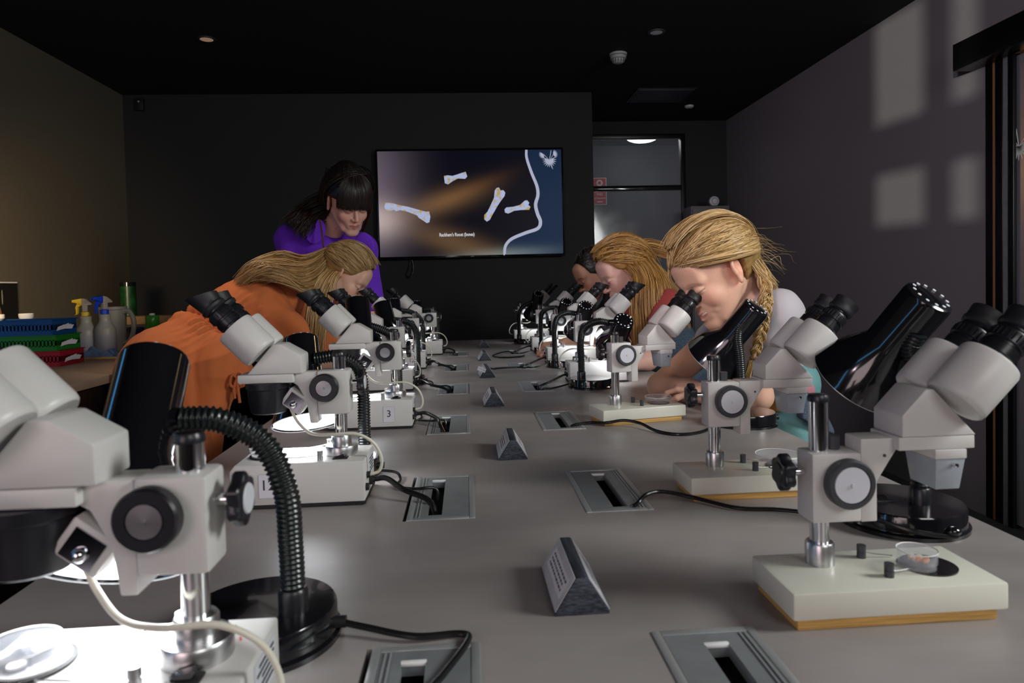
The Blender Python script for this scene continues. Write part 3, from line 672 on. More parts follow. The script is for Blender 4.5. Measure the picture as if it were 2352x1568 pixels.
# ================================================================ GOOSENECK LAMPS
def lamp(base, br, root, neck, cap, rim, label, on, group, rimr=.066, cylr=.0325, switch=False, bh=.032):
    bx, by = base; t = thing('gooseneck_lamp', label, 'lamp', (bx, by, TT), 0, group)
    off = Vector((bx, by, TT))
    MB().lathe([(0, 0), (br, 0), (br, .005), (br*.955, .0075), (br*.95, .009), (br*.95, bh-.004), (br*.93, bh-.001), (br*.5, bh), (0, bh+.001)], n=56).build('lamp_base', 'black_gloss', t)
    rt = Vector((root[0], root[1], TT+bh))-off
    MB().lathe([(0, -.002), (.0145, -.002), (.0145, .020), (.0125, .023), (0, .023)], rt, (0, 0, 1), 24).build('neck_socket', 'black_plastic', t)
    cap = Vector(cap)-off; rim = Vector(rim)-off; d = (rim-cap).normalized(); L = (rim-cap).length; CL = L*.53
    path = spline([rt+Vector((0, 0, .02))]+[Vector(p)-off for p in neck], 22)
    # resample evenly and ribbed
    ds = [0]
    for a, b_ in zip(path, path[1:]): ds.append(ds[-1]+(b_-a).length)
    tot = ds[-1]; step = .0013; nn = int(tot/step); pts = []; rr = []; j = 0
    for k in range(nn+1):
        s_ = tot*k/nn
        while j < len(ds)-2 and ds[j+1] < s_: j += 1
        f = (s_-ds[j])/max(ds[j+1]-ds[j], 1e-9); pts.append(path[j].lerp(path[j+1], f)); rr.append(.0122 if (k//2) % 2 == 0 else .0102)
    MB().tube(pts, rr, 14).build('flexible_neck', 'neck', t, ang=60)
    e = pts[-1]; side = (e-cap)-d*((e-cap).dot(d)); foot = cap+d*((e-cap).dot(d))
    hd = MB().lathe([(0, -.002), (cylr*.80, -.002), (cylr*.95, .001), (cylr, .006), (cylr, CL), (cylr*1.03, CL+.002), (cylr*1.03, CL+.006), (cylr*1.03+(rimr-cylr)*.62, CL+(L-CL)*.52), (rimr*.97, L-.006), (rimr, L), (rimr*.975, L+.0005), (rimr*.94, L-.006), (cylr*1.0, CL+.012), (cylr*.9, CL-.02), (0, CL-.02)], cap, d, 48)
    hd = hd.build('lamp_head', 'black_gloss', t)
    MB().cyl(e, foot+side.normalized()*(cylr*.8), .0105, .013, 18).build('neck_joint', 'black_gloss', t)
    a = d.orthogonal().normalized(); b_ = d.cross(a)
    for k in range(12):
        q = 2*PI*k/12; p = cap+(a*math.cos(q)+b_*math.sin(q))*cylr*.72
        MB().cyl(p-d*.0026, p-d*.0010, .0026, n=10).build('vent_hole', 'vent_shine', hd)
    MB().lathe([(rimr, 0), (rimr*1.006, .0008), (rimr*.99, .0016), (rimr*.985, 0)], rim, d, 48).build('rim_lip', 'alu_edge', hd)
    MB().lathe([(0, -.012), (.016, -.010), (.021, 0), (.018, .012), (0, .017)][::1], cap+d*(CL+.012), d, 24).build('bulb', 'led' if on else 'frosted', hd)
    if on:
        lens = MB().lathe([(0, -.0005), (rimr*.93, -.0005), (rimr*.93, .0005), (0, .0005)], rim-d*.002, d, 40).build('diffuser', 'led', hd)
        w = rim+off+d*.003
        light('lamp_light', 'AREA', w, w+d, 0.40 if bx < 0 else 0.13, (0.92, 0.96, 1.0), shape='DISK', size=rimr*1.7, spread=2.7)
    if switch:
        k = MB().box((-.045, -.012, bh), (-.015, .012, bh+.002)).build('switch_plate', 'dark_ring', t, bevel=.0006)
        MB().box((-.036, -.006, bh+.002), (-.024, .006, bh+.006)).build('rocker_switch', 'black_matte', k)
        MB().tube(spline([(-.081, -.01, .020), (-.068, -.046, .022), (-.03, -.078, .013), (.015, -.083, .0075), (.022, -.083, .009)], 8), .003, 8).build('base_lead', 'cable_black', t)
        MB().ball((.018, -.080, .013), .008, sc=(1.4, 1, .8)).build('lead_grommet', 'black_gloss', t)
    else:
        MB().cyl((br*.9, -.004, .014), (br*1.08, -.004, .014), .006, n=12).build('lead_grommet', 'rubber', t)
    return t
M['vent_shine'] = mat('vent_shine', (0.75, 0.78, 0.85), 0.3)  # pale colour painted in for light showing at the vent holes
gl = 'gooseneck lamps on the left side'; gr = 'gooseneck lamps on the right side'
lamp((-.217, .695), .080, (-.180, .683), [(-.180, .68, .90), (-.181, .672, .955), (-.200, .67, 1.003), (-.235, .66, 1.028), (-.270, .655, 1.032)], (-.311, .70, 1.086), (-.300, .580, .930), 'blurred black gooseneck lamp, largest on the left, with a blue streak on its head', True, gl)
lamp((-.245, 1.305), .074, (-.200, 1.30), [(-.200, 1.30, .90), (-.200, 1.30, .955), (-.209, 1.30, 1.002), (-.245, 1.29, 1.024), (-.285, 1.285, 1.022)], (-.318, 1.320, 1.058), (-.292, 1.256, .910), 'black gooseneck lamp glowing behind the microscope before the orange dress', True, gl)
lamp((-.235, 1.875), .074, (-.192, 1.87), [(-.192, 1.87, .92), (-.193, 1.865, .985), (-.205, 1.865, 1.018), (-.235, 1.86, 1.038), (-.270, 1.855, 1.050)], (-.297, 1.88, 1.118), (-.278, 1.81, .975), 'black gooseneck lamp glowing behind the microscope labelled 3', True, gl)
lamp((-.225, 2.475), .070, (-.182, 2.455), [(-.182, 2.455, .92), (-.182, 2.455, .98), (-.198, 2.45, 1.015), (-.225, 2.45, 1.030), (-.260, 2.45, 1.035)], (-.305, 2.48, 1.092), (-.268, 2.42, .965), 'black gooseneck lamp, third lit one of the left row behind a half hidden microscope', True, gl)
lamp((-.235, 3.085), .070, (-.200, 3.06), [(-.200, 3.06, .92), (-.201, 3.055, .985), (-.220, 3.05, 1.022), (-.255, 3.05, 1.042), (-.290, 3.05, 1.048)], (-.330, 3.07, 1.095), (-.315, 3.03, .95), 'black gooseneck lamp behind the microscope used by the woman in orange', True, gl)
lamp((-.195, 3.67), .070, (-.157, 3.66), [(-.157, 3.66, .92), (-.157, 3.655, .985), (-.170, 3.65, 1.015), (-.20, 3.65, 1.030), (-.230, 3.65, 1.03)], (-.270, 3.67, 1.07), (-.265, 3.63, .93), 'farthest black gooseneck lamp of the left row', True, gl)
lamp((.610, .925), .084, (.624, .905), [(.626, .905, .90), (.628, .907, .96), (.624, .91, 1.01), (.618, .915, 1.045), (.622, .905, 1.068)], (.640, .905, 1.120), (.592, 1.000, .993), 'large unlit black gooseneck lamp with conical shade, far right of the table', False, gr, .070, .034, True)
lamp((.662, 1.605), .078, (.655, 1.60), [(.655, 1.60, .90), (.650, 1.595, .96), (.643, 1.59, 1.005), (.646, 1.585, 1.035), (.652, 1.58, 1.05)], (.684, 1.575, 1.083), (.610, 1.66, .952), 'unlit black gooseneck lamp in front of the smiling girl with a blue streak', False, gr, .074, .0335)
lamp((.408, 2.268), .076, (.377, 2.262), [(.377, 2.262, .90), (.377, 2.262, .960), (.388, 2.25, 1.000), (.425, 2.225, 1.022), (.462, 2.21, 1.018)], (.511, 2.20, 1.025), (.498, 2.305, .932), 'lit black gooseneck lamp, nearest of the four arched lamps in the right row', True, gr, .064, .0335)
lamp((.400, 2.848), .074, (.366, 2.868), [(.366, 2.868, .90), (.367, 2.868, .965), (.380, 2.86, 1.008), (.415, 2.85, 1.026), (.450, 2.84, 1.024)], (.493, 2.80, 1.057), (.475, 2.905, .94), 'lit black gooseneck lamp, second of the four arched lamps in the right row', True, gr, .064, .033)
lamp((.405, 3.445), .074, (.372, 3.45), [(.372, 3.45, .90), (.372, 3.45, .965), (.382, 3.44, 1.008), (.412, 3.42, 1.028), (.448, 3.40, 1.030)], (.494, 3.35, 1.060), (.470, 3.46, .935), 'lit black gooseneck lamp, third of the four arched lamps in the right row', True, gr, .064, .033)
lamp((.345, 4.045), .074, (.306, 4.05), [(.306, 4.05, .90), (.307, 4.05, .965), (.318, 4.04, 1.005), (.345, 4.02, 1.030), (.378, 4.01, 1.045)], (.419, 3.98, 1.094), (.400, 4.09, .965), 'lit black gooseneck lamp, farthest of the right row before the black wall', True, gr, .064, .033)
# ================================================================ SMALL THINGS ON THE TABLE
def prism_block(x, y, rz, L, label, txt, w=.058, h=.040, tag_out=False):
    t = thing('label_prism', label, 'label block', (x, y, TT), rz, 'grey label blocks along the middle of the table')
    a = w/2; tp = .006
    MB().prism([(-a, .0), (a, .0), (a, .003), (tp, h), (-tp, h), (-a, .003)], -L/2, L/2).build('block', 'slate', t, bevel=.0012)
    for sd in (-1, 1):
        n = Vector((sd*(h-.003), 0, (a-tp))).normalized(); dn = Vector((sd*(a-tp), 0, -(h-.003))).normalized()
        c = Vector((sd*(a+tp)/2, 0, (h+.003)/2))
        p = MB(); ln = math.hypot(a-tp, h-.003)
        p.box((-ln/2*.96, -L/2*.985, .0001), (ln/2*.96, L/2*.985, .0012)); F = frame(dn, (0, 1, 0), dn.cross(Vector((0, 1, 0))) if sd > 0 else dn.cross(Vector((0, 1, 0))), c)
        if (F.to_3x3() @ Vector((0, 0, 1))).dot(n) < 0: F = frame(dn, (0, -1, 0), n, c)
        p.xf(F); sp_ = p.build('side_plate', 'slate_pale', t, bevel=.0004)
        q = MB().box((-ln*.30, -L*.40, .0013), (ln*.22, L*.40, .0016)); q.xf(F); lb = q.build('paper_label', 'paper', sp_)
        random.seed(int(y*100)+sd); pr = MB()                       # three lines of small illegible print
        for row in range(3):
            yy = -L*.34
            while yy < L*.32:
                wd = random.uniform(.003, .009); x0 = -ln*.20+row*ln*.13
                pr.box((x0, yy, .00165), (x0+ln*.055, yy+wd, .00178)); yy += wd+.0022
        pr.xf(F); pr.build('print_lines', 'ink', lb, smooth=False)
    if tag_out:
        q = MB().box((-.016, -.0004, -.008), (.016, .0004, .008)); q.xf(Matrix.Translation((-.022, -L/2-.001, h*.82)) @ Matrix.Rotation(.42, 4, 'Y'))
        k = q.build('paper_tag', 'paper', t); text_mesh('lettering', '4 11 10', .008, 'ink', k, Matrix.Translation((-.022, -L/2-.0016, h*.82)) @ Matrix.Rotation(.42, 4, 'Y') @ face_y(0, 0, 0), .0001)
    return t
PZ = ['largest grey triangular label block, nearest on the table', 'grey triangular label block, second from the camera', 'grey triangular label block, third from the camera',
      'grey triangular label block with a small paper tag sticking up', 'grey triangular label block, second from the far end', 'farthest small grey triangular label block']
for i, (x, y, rz, L) in enumerate([(.1125, .762, .01, .118), (.084, 1.41, .0, .118), (.070, 2.02, .02, .12), (.068, 2.64, .05, .12), (.074, 3.225, .04, .12), (.090, 3.885, .02, .12)]):
    prism_block(x, y, rz, L, PZ[i], ['WHAT CAN YOU SEE?\nLOOK CLOSER', 'LOOK CLOSER', 'LOOK CLOSER', '4 11 10', 'LOOK CLOSER', 'LOOK CLOSER'][i], tag_out=(i == 3))
# petri dishes
def petri(x, y, z, r, h, label, content=None, m='clear_plastic'):
    t = thing('petri_dish', label, 'dish', (x, y, z), 0)
    MB().lathe([(0, 0), (r, 0), (r, h*.8), (r*.965, h*.8), (r*.965, .0012), (0, .0012)], n=44).build('dish_base', m, t)
    MB().lathe([(0, h), (r*1.05, h), (r*1.06, h-.001), (r*1.06, h*.35), (r*1.035, h*.35), (r*1.035, h-.0014), (0, h-.0014)][::-1], n=44).build('lid', m, t)
    MB().lathe([(r*1.02, h), (r*1.06, h+.0006), (r*1.07, h-.0004), (r*1.05, h-.001)], n=44).build('lid_rim', 'frosted', t)
    if content: content(t, r, h)
    return t
def shells(t, r, h):
    random.seed(4)
    cols = [mat('shell_orange', (0.75, 0.28, 0.10), 0.5), mat('shell_pale', (0.75, 0.6, 0.45), 0.5), mat('bead_green', (0.02, 0.55, 0.35), 0.3)]
    for k in range(9):
        a = random.random()*6.28; q = random.random()*r*.55
        b = MB().ball((q*math.cos(a), q*math.sin(a), .0065+random.random()*.002), .0035+random.random()*.001, 8, (1, .8, .8)); b.build('specimen', cols[2] if k == 0 else cols[k % 2], t)
petri(.470, .687, TT+.0408, .0185, .018, 'small clear round dish holding orange specimens on the front right microscope', shells)
petri(.521, 1.120, TT+.0408, .035, .011, 'white-rimmed clear dish on the middle cream microscope', None)
petri(.487, 1.730, TT+.0408, .032, .012, 'clear stacked dish on the microscope used by the smiling girl', None)
def compart(t, r, h):
    b = MB()
    for k in range(3):
        a = PI*k/3+.3; b.prism([(-r*.93*math.cos(a)-.0006, -r*.93*math.sin(a)), (r*.93*math.cos(a)-.0006, r*.93*math.sin(a)), (r*.93*math.cos(a)+.0006, r*.93*math.sin(a)), (-r*.93*math.cos(a)+.0006, -r*.93*math.sin(a))], .0014, h*.7, 'z')
    b.build('divider', 'clear_plastic', t)
    for k in range(3):
        a = PI*2*k/3+.9; MB().lathe([(0, .0015), (r*.25, .0015), (r*.25, .003), (0, .003)], (r*.55*math.cos(a), r*.55*math.sin(a), 0), n=20).build('well', 'frosted', t)
petri(-.343, .530, TT+.0772, .026, .012, 'bright divided clear dish under the nearest left microscope', compart)
petri(-.346, 1.163, TT+.0772, .022, .010, 'shiny metal-rimmed dish on the stage of the microscope before the orange dress', None)
# slips of paper / cables on the table
def cable(name, pts, r, label, m='cable_black', n=7):
    o = MB().tube(spline(pts, n), r, 10).build(name, m); return tag(o, label, 'cable')
Z3 = TT+.0035
names = ['nearest', 'second', 'third', 'fourth', 'fifth', 'sixth']
Lp = [(x, y) for x, y in PORTS[:6]]
for i, (x, y) in enumerate(LS):
    if i == 0: continue
    bx = x+.047; px, py = Lp[i][0]+.042, Lp[i][1]+.06
    cable('power_cable', [(bx+.008, y, TT+.026), (bx+.028, y-.008, TT+.028), (bx+.06, (y*.6+py*.4)-.01, TT+.018), (px-.012, py+.018, TT+.006), (px, py, TT-.016)], .0046,
          'thick black power cable from the %s microscope of the left row into its port' % names[i])
    lx = -.15 if i != 2 else -.15
    cable('lamp_cable', [(lx-.02, y+.10, TT+.014), (lx+.012, y+.094, TT+.010), (lx+.022, y+.065, Z3), (lx+.016, y+.03, Z3), (lx+.05, y+.0, TT+.006), (px-.004, py+.085, TT+.005), (px, py+.08, TT-.016)], .0026,
          'thin black lamp cable curling into the %s port of the left row' % names[i])
cable('lamp_cable', [(-.136, .690, TT+.014), (-.11, .684, TT+.010), (-.06, .668, TT+.006), (-.015, .672, TT+.004), (-.008, .655, TT+.005), (-.03, .60, TT+.005), (-.05, .56, TT+.004), (-.06, .54, TT-.014)], .0034, 'flat black lamp cable crossing the nearest left port')
cable('lamp_cable', [(.237, 1.065, TT-.014), (.253, 1.035, TT+.004), (.275, 1.052, TT+.014), (.306, 1.062, TT+.014), (.354, 1.047, TT+.006), (.40, 1.0, TT+.004), (.453, .985, TT+.004), (.505, .955, TT+.006), (.535, .945, TT+.012)], .0032, 'black cable arching from the right port to the large unlit lamp')
cable('lamp_cable', [(.237, 1.66, TT-.014), (.25, 1.64, TT+.004), (.29, 1.655, TT+.006), (.33, 1.63, TT+.010), (.37, 1.62, TT+.016), (.405, 1.60, TT+.012), (.43, 1.545, TT+.004), (.47, 1.50, TT+.004), (.53, 1.52, TT+.004), (.585, 1.57, TT+.010)], .0036, 'black cable winding in front of the third cream microscope to the unlit lamp')
for i, (x, y) in enumerate(RA[:3]):
    px, py = .174+.062, PORTS[9+i][1]+.03
    cable('power_cable', [(x-.05, y, TT+.026), (x-.07, y-.02, TT+.024), (x-.12, y-.09, TT+.014), (px, py+.05, TT+.003), (px, py+.03, TT-.014)], .0040, 'black power cable of the %s lit microscope in the right row' % names[i])
    cable('lamp_cable', [(x-.063, y-.15, TT+.014), (x-.09, y-.155, TT+.008), (x-.125, y-.17, TT+.004), (px+.008, py-.005, TT+.004), (px, py+.01, TT-.014)], .0030, 'thin black lamp cable at the %s lit lamp in the right row' % names[i])
cable('loose_cable', [(.24, 2.86, TT-.012), (.225, 2.80, TT+.008), (.17, 2.78, TT+.012), (.12, 2.80, TT+.008), (.10, 2.83, TT+.003), (.085, 2.86, TT+.003)], .0036, 'black cable looping from the fifth right port toward the label blocks')
cable('loose_cable', [(.24, 3.50, TT-.012), (.21, 3.46, TT+.010), (.17, 3.42, TT+.012), (.12, 3.35, TT+.004), (.16, 3.25, TT+.004), (.24, 3.26, TT+.004), (.27, 3.30, TT+.004)], .0036, 'black cable looping beside the hand near the far right port')

# ================================================================ SIDE BENCH AND CLUTTER
BZ = .88
sb = thing('side_bench', 'black cabinet bench with a brown worktop along the left wall', 'bench', (-1.85, 3.2, 0))
MB().box((-.635, -2.4, BZ-.028), (.64, 2.02, BZ)).build('worktop', mat('bench_top', (0.30, 0.21, 0.15), 0.5, noise=.1, nscale=8), sb, bevel=.002)
MB().box((-.62, -2.38, .08), (.60, 2.0, BZ-.03)).build('carcass', 'door_black', sb)
MB().box((-.62, -2.36, 0), (.55, 1.98, .08)).build('plinth', 'black_matte', sb)
for k in range(7):
    y0 = -2.37+k*.625
    dd = MB().box((.602, y0, .09), (.618, y0+.615, BZ-.035)).build('door', 'door_black', sb, bevel=.002)
    MB().box((.6185, y0+.54, .55), (.626, y0+.555, .68)).build('handle', 'black_matte', dd)
text_mesh('lettering', 'S', .03, 'white', sb, frame((0,1,0), (0,0,1), (1,0,0), (.6185, -1.02, .80)))
def off(p): return Vector(p)
# crates
def crate(z, col, label, dx, dy, w=.54, l=.16, h=.060):
    t = thing('plastic_crate', label, 'crate', (-1.83+dx, 2.795+dy, z), 0.0, 'stack of three coloured plastic crates')
    m = mat('crate', col, 0.35); ta = .010
    def wallp(a, b_, name, nh):   # perforated long wall from a to b: rails and bars
        a = Vector(a); b_ = Vector(b_); d = (b_-a).normalized(); L = (b_-a).length; nrm = Vector((d.y, -d.x, 0))
        bb = MB(); th = .0025
        def bar(s0, s1, z0, z1):
            p0 = a+d*s0; p1 = a+d*s1; q = [p0, p1, p1+nrm*th, p0+nrm*th]
            bb.add([(v.x, v.y, z0) for v in q]+[(v.x, v.y, z1) for v in q], [(0,3,2,1),(4,5,6,7),(0,1,5,4),(1,2,6,5),(2,3,7,6),(3,0,4,7)])
        bar(0, L, 0, .016); bar(0, L, h-.018, h)
        rowsz = [.016+(h-.034)*i/4 for i in range(5)]
        for i in range(1, 4): bar(0, L, rowsz[i]-.003, rowsz[i]+.003)
        for k in range(nh+1): s_ = L*k/nh; bar(max(s_-.003, 0), min(s_+.003, L), .016, h-.018)
        return bb.build(name, m, t, smooth=False)
    x0, x1, y0, y1 = -w/2, w/2, -l/2, l/2
    MB().box((x0, y0, 0), (x1, y1, .003)).build('crate_floor', m, t)
    wallp((x0, y0, 0), (x1, y0, 0), 'side_panel', 40); wallp((x1, y0, 0), (x1, y1, 0), 'side_panel', 18)
    wallp((x1, y1, 0), (x0, y1, 0), 'side_panel', 40); wallp((x0, y1, 0), (x0, y0, 0), 'side_panel', 18)
    r = MB(); r.box((x0-.006, y0-.006, h-.004), (x1+.006, y0+.004, h)); r.box((x0-.006, y1-.004, h-.004), (x1+.006, y1+.006, h)); r.box((x0-.006, y0+.004, h-.004), (x0+.004, y1-.004, h)); r.box((x1-.004, y0+.004, h-.004), (x1+.006, y1-.004, h))
    r.build('crate_rim', m, t)
    # label pocket with paper slips
    for k in range(3):
        p = MB().box((-.03, -.0004, -.009), (.03, .0004, .009)); p.xf(Matrix.Translation((x1+.012+.003*k, -.03+.01*k, h*.30+.010)) @ Matrix.Rotation(PI/2-.15, 4, 'Z') @ Matrix.Rotation(.12*k-.2, 4, 'Y') @ Matrix.Rotation(.5, 4, 'X')); p.build('paper_slip', 'paper', t)
    return t
crate(BZ, (0.26, 0.006, 0.014), 'red perforated plastic crate, bottom of the stack', 0, 0)
crate(BZ+.0605, (0.012, 0.15, 0.012), 'green perforated plastic crate, middle of the stack', -.012, 0)
crate(BZ+.121, (0.006, 0.055, 0.19), 'blue perforated plastic crate, top of the stack', -.024, .0)
for i, (x, y, r) in enumerate([(-1.875, 2.84, .034), (-1.79, 2.90, .026)]):
    o = MB().lathe([(0, 0), (r*.55, 0), (r*.6, .004), (r, .02), (r*1.02, .034), (r*.9, .036), (0, .03)], (0, 0, 0)).build('white_bowl', 'frosted')
    o.location = (x, y, BZ+.165+.0825); tag(o, ['small white bowl on the left of the blue crate', 'smaller white lid beside the bowl on the blue crate'][i], 'bowl')
    o.location.z = BZ+.121+.045
# spray bottles
M['bottle_white'] = mat('bottle_white', (0.42, 0.37, 0.30), 0.4); M['bottle_label'] = mat('bottle_label', (0.42, 0.38, 0.40), 0.5)
def spray(x, y, label, trig, dirx, s=1.0, white_neck=True):
    t = thing('spray_bottle', label, 'bottle', (x, y, BZ), dirx, None); t.scale = (s, s, s)
    mt = mat('trigger', trig, 0.35)
    MB().lathe([(0, 0), (.034, 0), (.038, .004), (.038, .105), (.033, .118), (.022, .135), (.0195, .150), (.0205, .158), (.021, .166), (.0155, .168), (0, .168)]).build('bottle_body', 'bottle_white', t)
    MB().lathe([(.0384, .02), (.0388, .025), (.0388, .085), (.0384, .09)]).build('bottle_label', 'bottle_label', t)
    MB().lathe([(0, .1685), (.016, .1685), (.016, .184), (.013, .186), (0, .186)]).build('collar', mt, t)
    MB().prism([(-.010, .1865), (.011, .1865), (.010, .212), (.034, .214), (.030, .222), (.008, .238), (-.010, .242), (-.010, .214)], -.009, .009).build('spray_head', 'bottle_white', t, bevel=.003)
    MB().prism([(-.0105, .214), (-.030, .220), (-.038, .2235), (-.052, .225), (-.052, .236), (-.034, .2385), (-.0105, .242)], -.0095, .0095).build('nozzle', mt, t, bevel=.002)
    MB().prism([(-.014, .2135), (-.032, .2215), (-.040, .205), (-.038, .178), (-.045, .172), (-.033, .176), (-.030, .205)][::-1], -.005, .005).build('trigger', mt, t)
    return t
spray(-1.680, 3.13, 'pale spray bottle with a yellow trigger beside the crates', (0.75, 0.52, 0.02), -.1, 1.06)
spray(-1.600, 3.13, 'pale spray bottle with a bright blue trigger in front of the jug', (0.01, 0.06, 0.60), 1.15, 1.10)
t = thing('plastic_jug', 'pale plastic jug with a big round handle behind the blue-topped bottle', 'jug', (-1.690, 3.38, BZ))
MB().lathe([(0, 0), (.050, 0), (.053, .004), (.058, .195), (.062, .2), (.062, .206), (.056, .206), (.051, .006), (0, .006)], n=40).build('jug_body', 'bottle_white', t)
MB().lathe([(0, .2065), (.063, .2065), (.063, .212), (0, .214)], n=40).build('lid', 'bottle_white', t)
MB().tube(spline([(.052, -.01, .185), (.078, -.012, .190), (.098, -.014, .160), (.102, -.014, .12), (.092, -.012, .075), (.074, -.01, .045), (.050, -.008, .040)], 8), .0115, 12).build('handle', 'bottle_white', t)
# crumpled cloths
def cloth(x, y, sx, sy, sz, seed, label, col):
    rs = np.random.RandomState(seed); n = 40; vs = []; fs = []
    ph = rs.rand(8)*6.28; fr = 6+rs.rand(8)*16
    for i in range(n+1):
        for j in range(n+1):
            u, v = i/n*2-1, j/n*2-1; r = max(abs(u), abs(v))
            hgt = max(0, (1-r**3))*(.5+.20*math.sin(fr[0]*u+ph[0]+2*v)+.20*math.sin(fr[1]*v+ph[1]+3*u)+.14*math.sin(fr[2]*(u+v)+ph[2]))
            vs.append((x+u*sx*(1+.12*math.sin(3*v+ph[4])), y+v*sy*(1+.15*math.sin(4*u+ph[5])), BZ+.001+sz*max(hgt, 0)))
    for i in range(n):
        for j in range(n): a = i*(n+1)+j; fs.append((a, a+n+1, a+n+2, a+1))
    o = MB().add(vs, fs).build('blue_cloth', mat('cloth_blue', col, 0.8, noise=.3, nscale=60, sheen=.3), ang=80)
    md = o.modifiers.new('solid', 'SOLIDIFY'); md.thickness = .0015
    return tag(o, label, 'cloth')
cloth(-1.585, 3.035, .085, .045, .05, 3, 'crumpled light blue cloth lying before the spray bottles', (0.16, 0.26, 0.48))
cloth(-1.445, 3.14, .085, .06, .05, 8, 'crumpled pale blue paper cloth right of the jug', (0.22, 0.30, 0.45))
o = MB().box((-.09, -.006, 0), (.06, .006, .009)).build('wooden_strip', mat('wood_strip', (0.50, 0.30, 0.10), 0.6), bevel=.001); o.location = (-1.535, 2.975, BZ); o.rotation_euler = (0, 0, -.02)
tag(o, 'thin yellow wooden strip lying on the side bench', 'strip')
# cylinder tins, mug, cardboard tube, green bottle at the back
t = thing('tall_tin', 'tall dark green printed tin standing against the back corner', 'tin', (-2.16, 4.52, BZ))
M['tin_green'] = mat('tin_green', (0.01, 0.10, 0.02), 0.3, noise=.8, nscale=25)
MB().lathe([(0, 0), (.046, 0), (.046, .32), (0, .32)]).build('tin_body', 'tin_green', t)
MB().lathe([(0, .3205), (.048, .3205), (.048, .345), (.045, .347), (0, .347)]).build('lid', 'black_gloss', t)
t = thing('green_bottle', 'small bright green bottle on the side bench behind the orange dress', 'bottle', (-1.66, 3.72, BZ))
MB().lathe([(0, 0), (.018, 0), (.020, .05), (.030, .09), (.034, .115), (.034, .150), (.030, .156), (0, .156)]).build('bottle_body', mat('green_bright', (0.05, 0.30, 0.02), 0.25), t)
MB().lathe([(0, .1565), (.014, .1565), (.013, .166), (0, .168)]).build('cap', 'frosted', t)
t = thing('dark_mug', 'dark blue mug on the side bench beside the green bottle', 'mug', (-1.655, 3.52, BZ))
MB().lathe([(0, 0), (.036, 0), (.038, .004), (.040, .105), (.0375, .105), (.035, .008), (0, .006)]).build('mug_body', mat('mug_blue', (0.012, 0.015, 0.06), 0.15), t)
MB().tube(spline([(.037, 0, .085), (.060, 0, .080), (.064, 0, .055), (.055, 0, .032), (.036, 0, .025)], 6), .005, 10).build('handle', 'black_gloss', t)
o = MB().lathe([(0, 0), (.022, 0), (.022, .004), (.024, .04), (0, .04)]).build('dark_pot', 'dark_ring'); o.location = (-1.74, 3.50, BZ); tag(o, 'small dark pot between the jug and the dark mug', 'pot')
t = thing('cardboard_tray', 'flat brown cardboard box on the side bench at the dark corner', 'box', (-1.80, 4.05, BZ+.0), .25)
MB().box((-.22, -.09, 0), (.22, .09, .10)).build('lower_box', 'black_matte', t)
MB().box((-.23, -.1, .10), (.23, .1, .145)).build('cardboard_lid', mat('cardboard', (0.30, 0.17, 0.07), 0.8), t, bevel=.002)
# poster at the left edge
t = thing('photo_board', 'black photo board with hands and a pale figure, leaning at the left edge', 'picture', (-2.46, 3.72, BZ))
MB().box((-.015, -.25, .03), (.0, .2, .345)).build('board', 'black_matte', t)
MB().box((-.017, -.25, .345), (.002, .2, .352)).build('top_edge', 'paper', t)
MB().box((-.016, -.26, 0), (.004, .21, .03)).build('stand', 'black_matte', t)
for k, (yy, zz, sy_, sz_, mm) in enumerate([(.02, .17, .045, .075, (0.35, 0.16, 0.09)), (.12, .10, .025, .05, (0.45, 0.42, 0.25)), (.03, .27, .006, .04, (0.35, 0.2, 0.03)), (.075, .27, .005, .04, (0.3, 0.3, 0.2))]):
    b = MB().lathe([(0, 0), (1, 0), (1, .0006), (0, .0006)], (0, 0, 0), (1, 0, 0), 20); b.v = [(.0002+x, yy+y*sy_, zz+z*sz_) for x, y, z in b.v]; b.build('printed_shape', mat('print', mm, 0.5), t)
# ================================================================ PEOPLE: signed distance bodies -> surface nets
_cm = cam.matrix_world
_R, _U, _F = [np.array(_cm.to_3x3() @ Vector(v)) for v in ((1,0,0), (0,1,0), (0,0,-1))]
def at(px, py, Y):                    # photo pixel -> point on the plane y = Y
    d = _F+_R*((px-1176)/1568.)+_U*((784-78.8-py)/1568.); return np.array([0, 0, 1.15])+d*(Y/d[1])
def nz(v): v = np.array(v, float); return v/np.linalg.norm(v)
class Fr:                             # local frame: x side, y forward, z up
    def __init__(s, o, f, u, sc=1.0):
        s.f = nz(f); s.u = np.array(u, float); s.u = nz(s.u-s.f*(s.u@s.f)); s.x = np.cross(s.f, s.u); s.o = np.array(o, float); s.s = sc
        s.R = np.stack([s.x, s.f, s.u])
    def w(s, p): return s.o+(np.array(p, float)*s.s)@s.R
    def l(s, P): return ((P-s.o)@s.R.T)/s.s
WORLD = Fr((0,0,0), (0,1,0), (0,0,1))
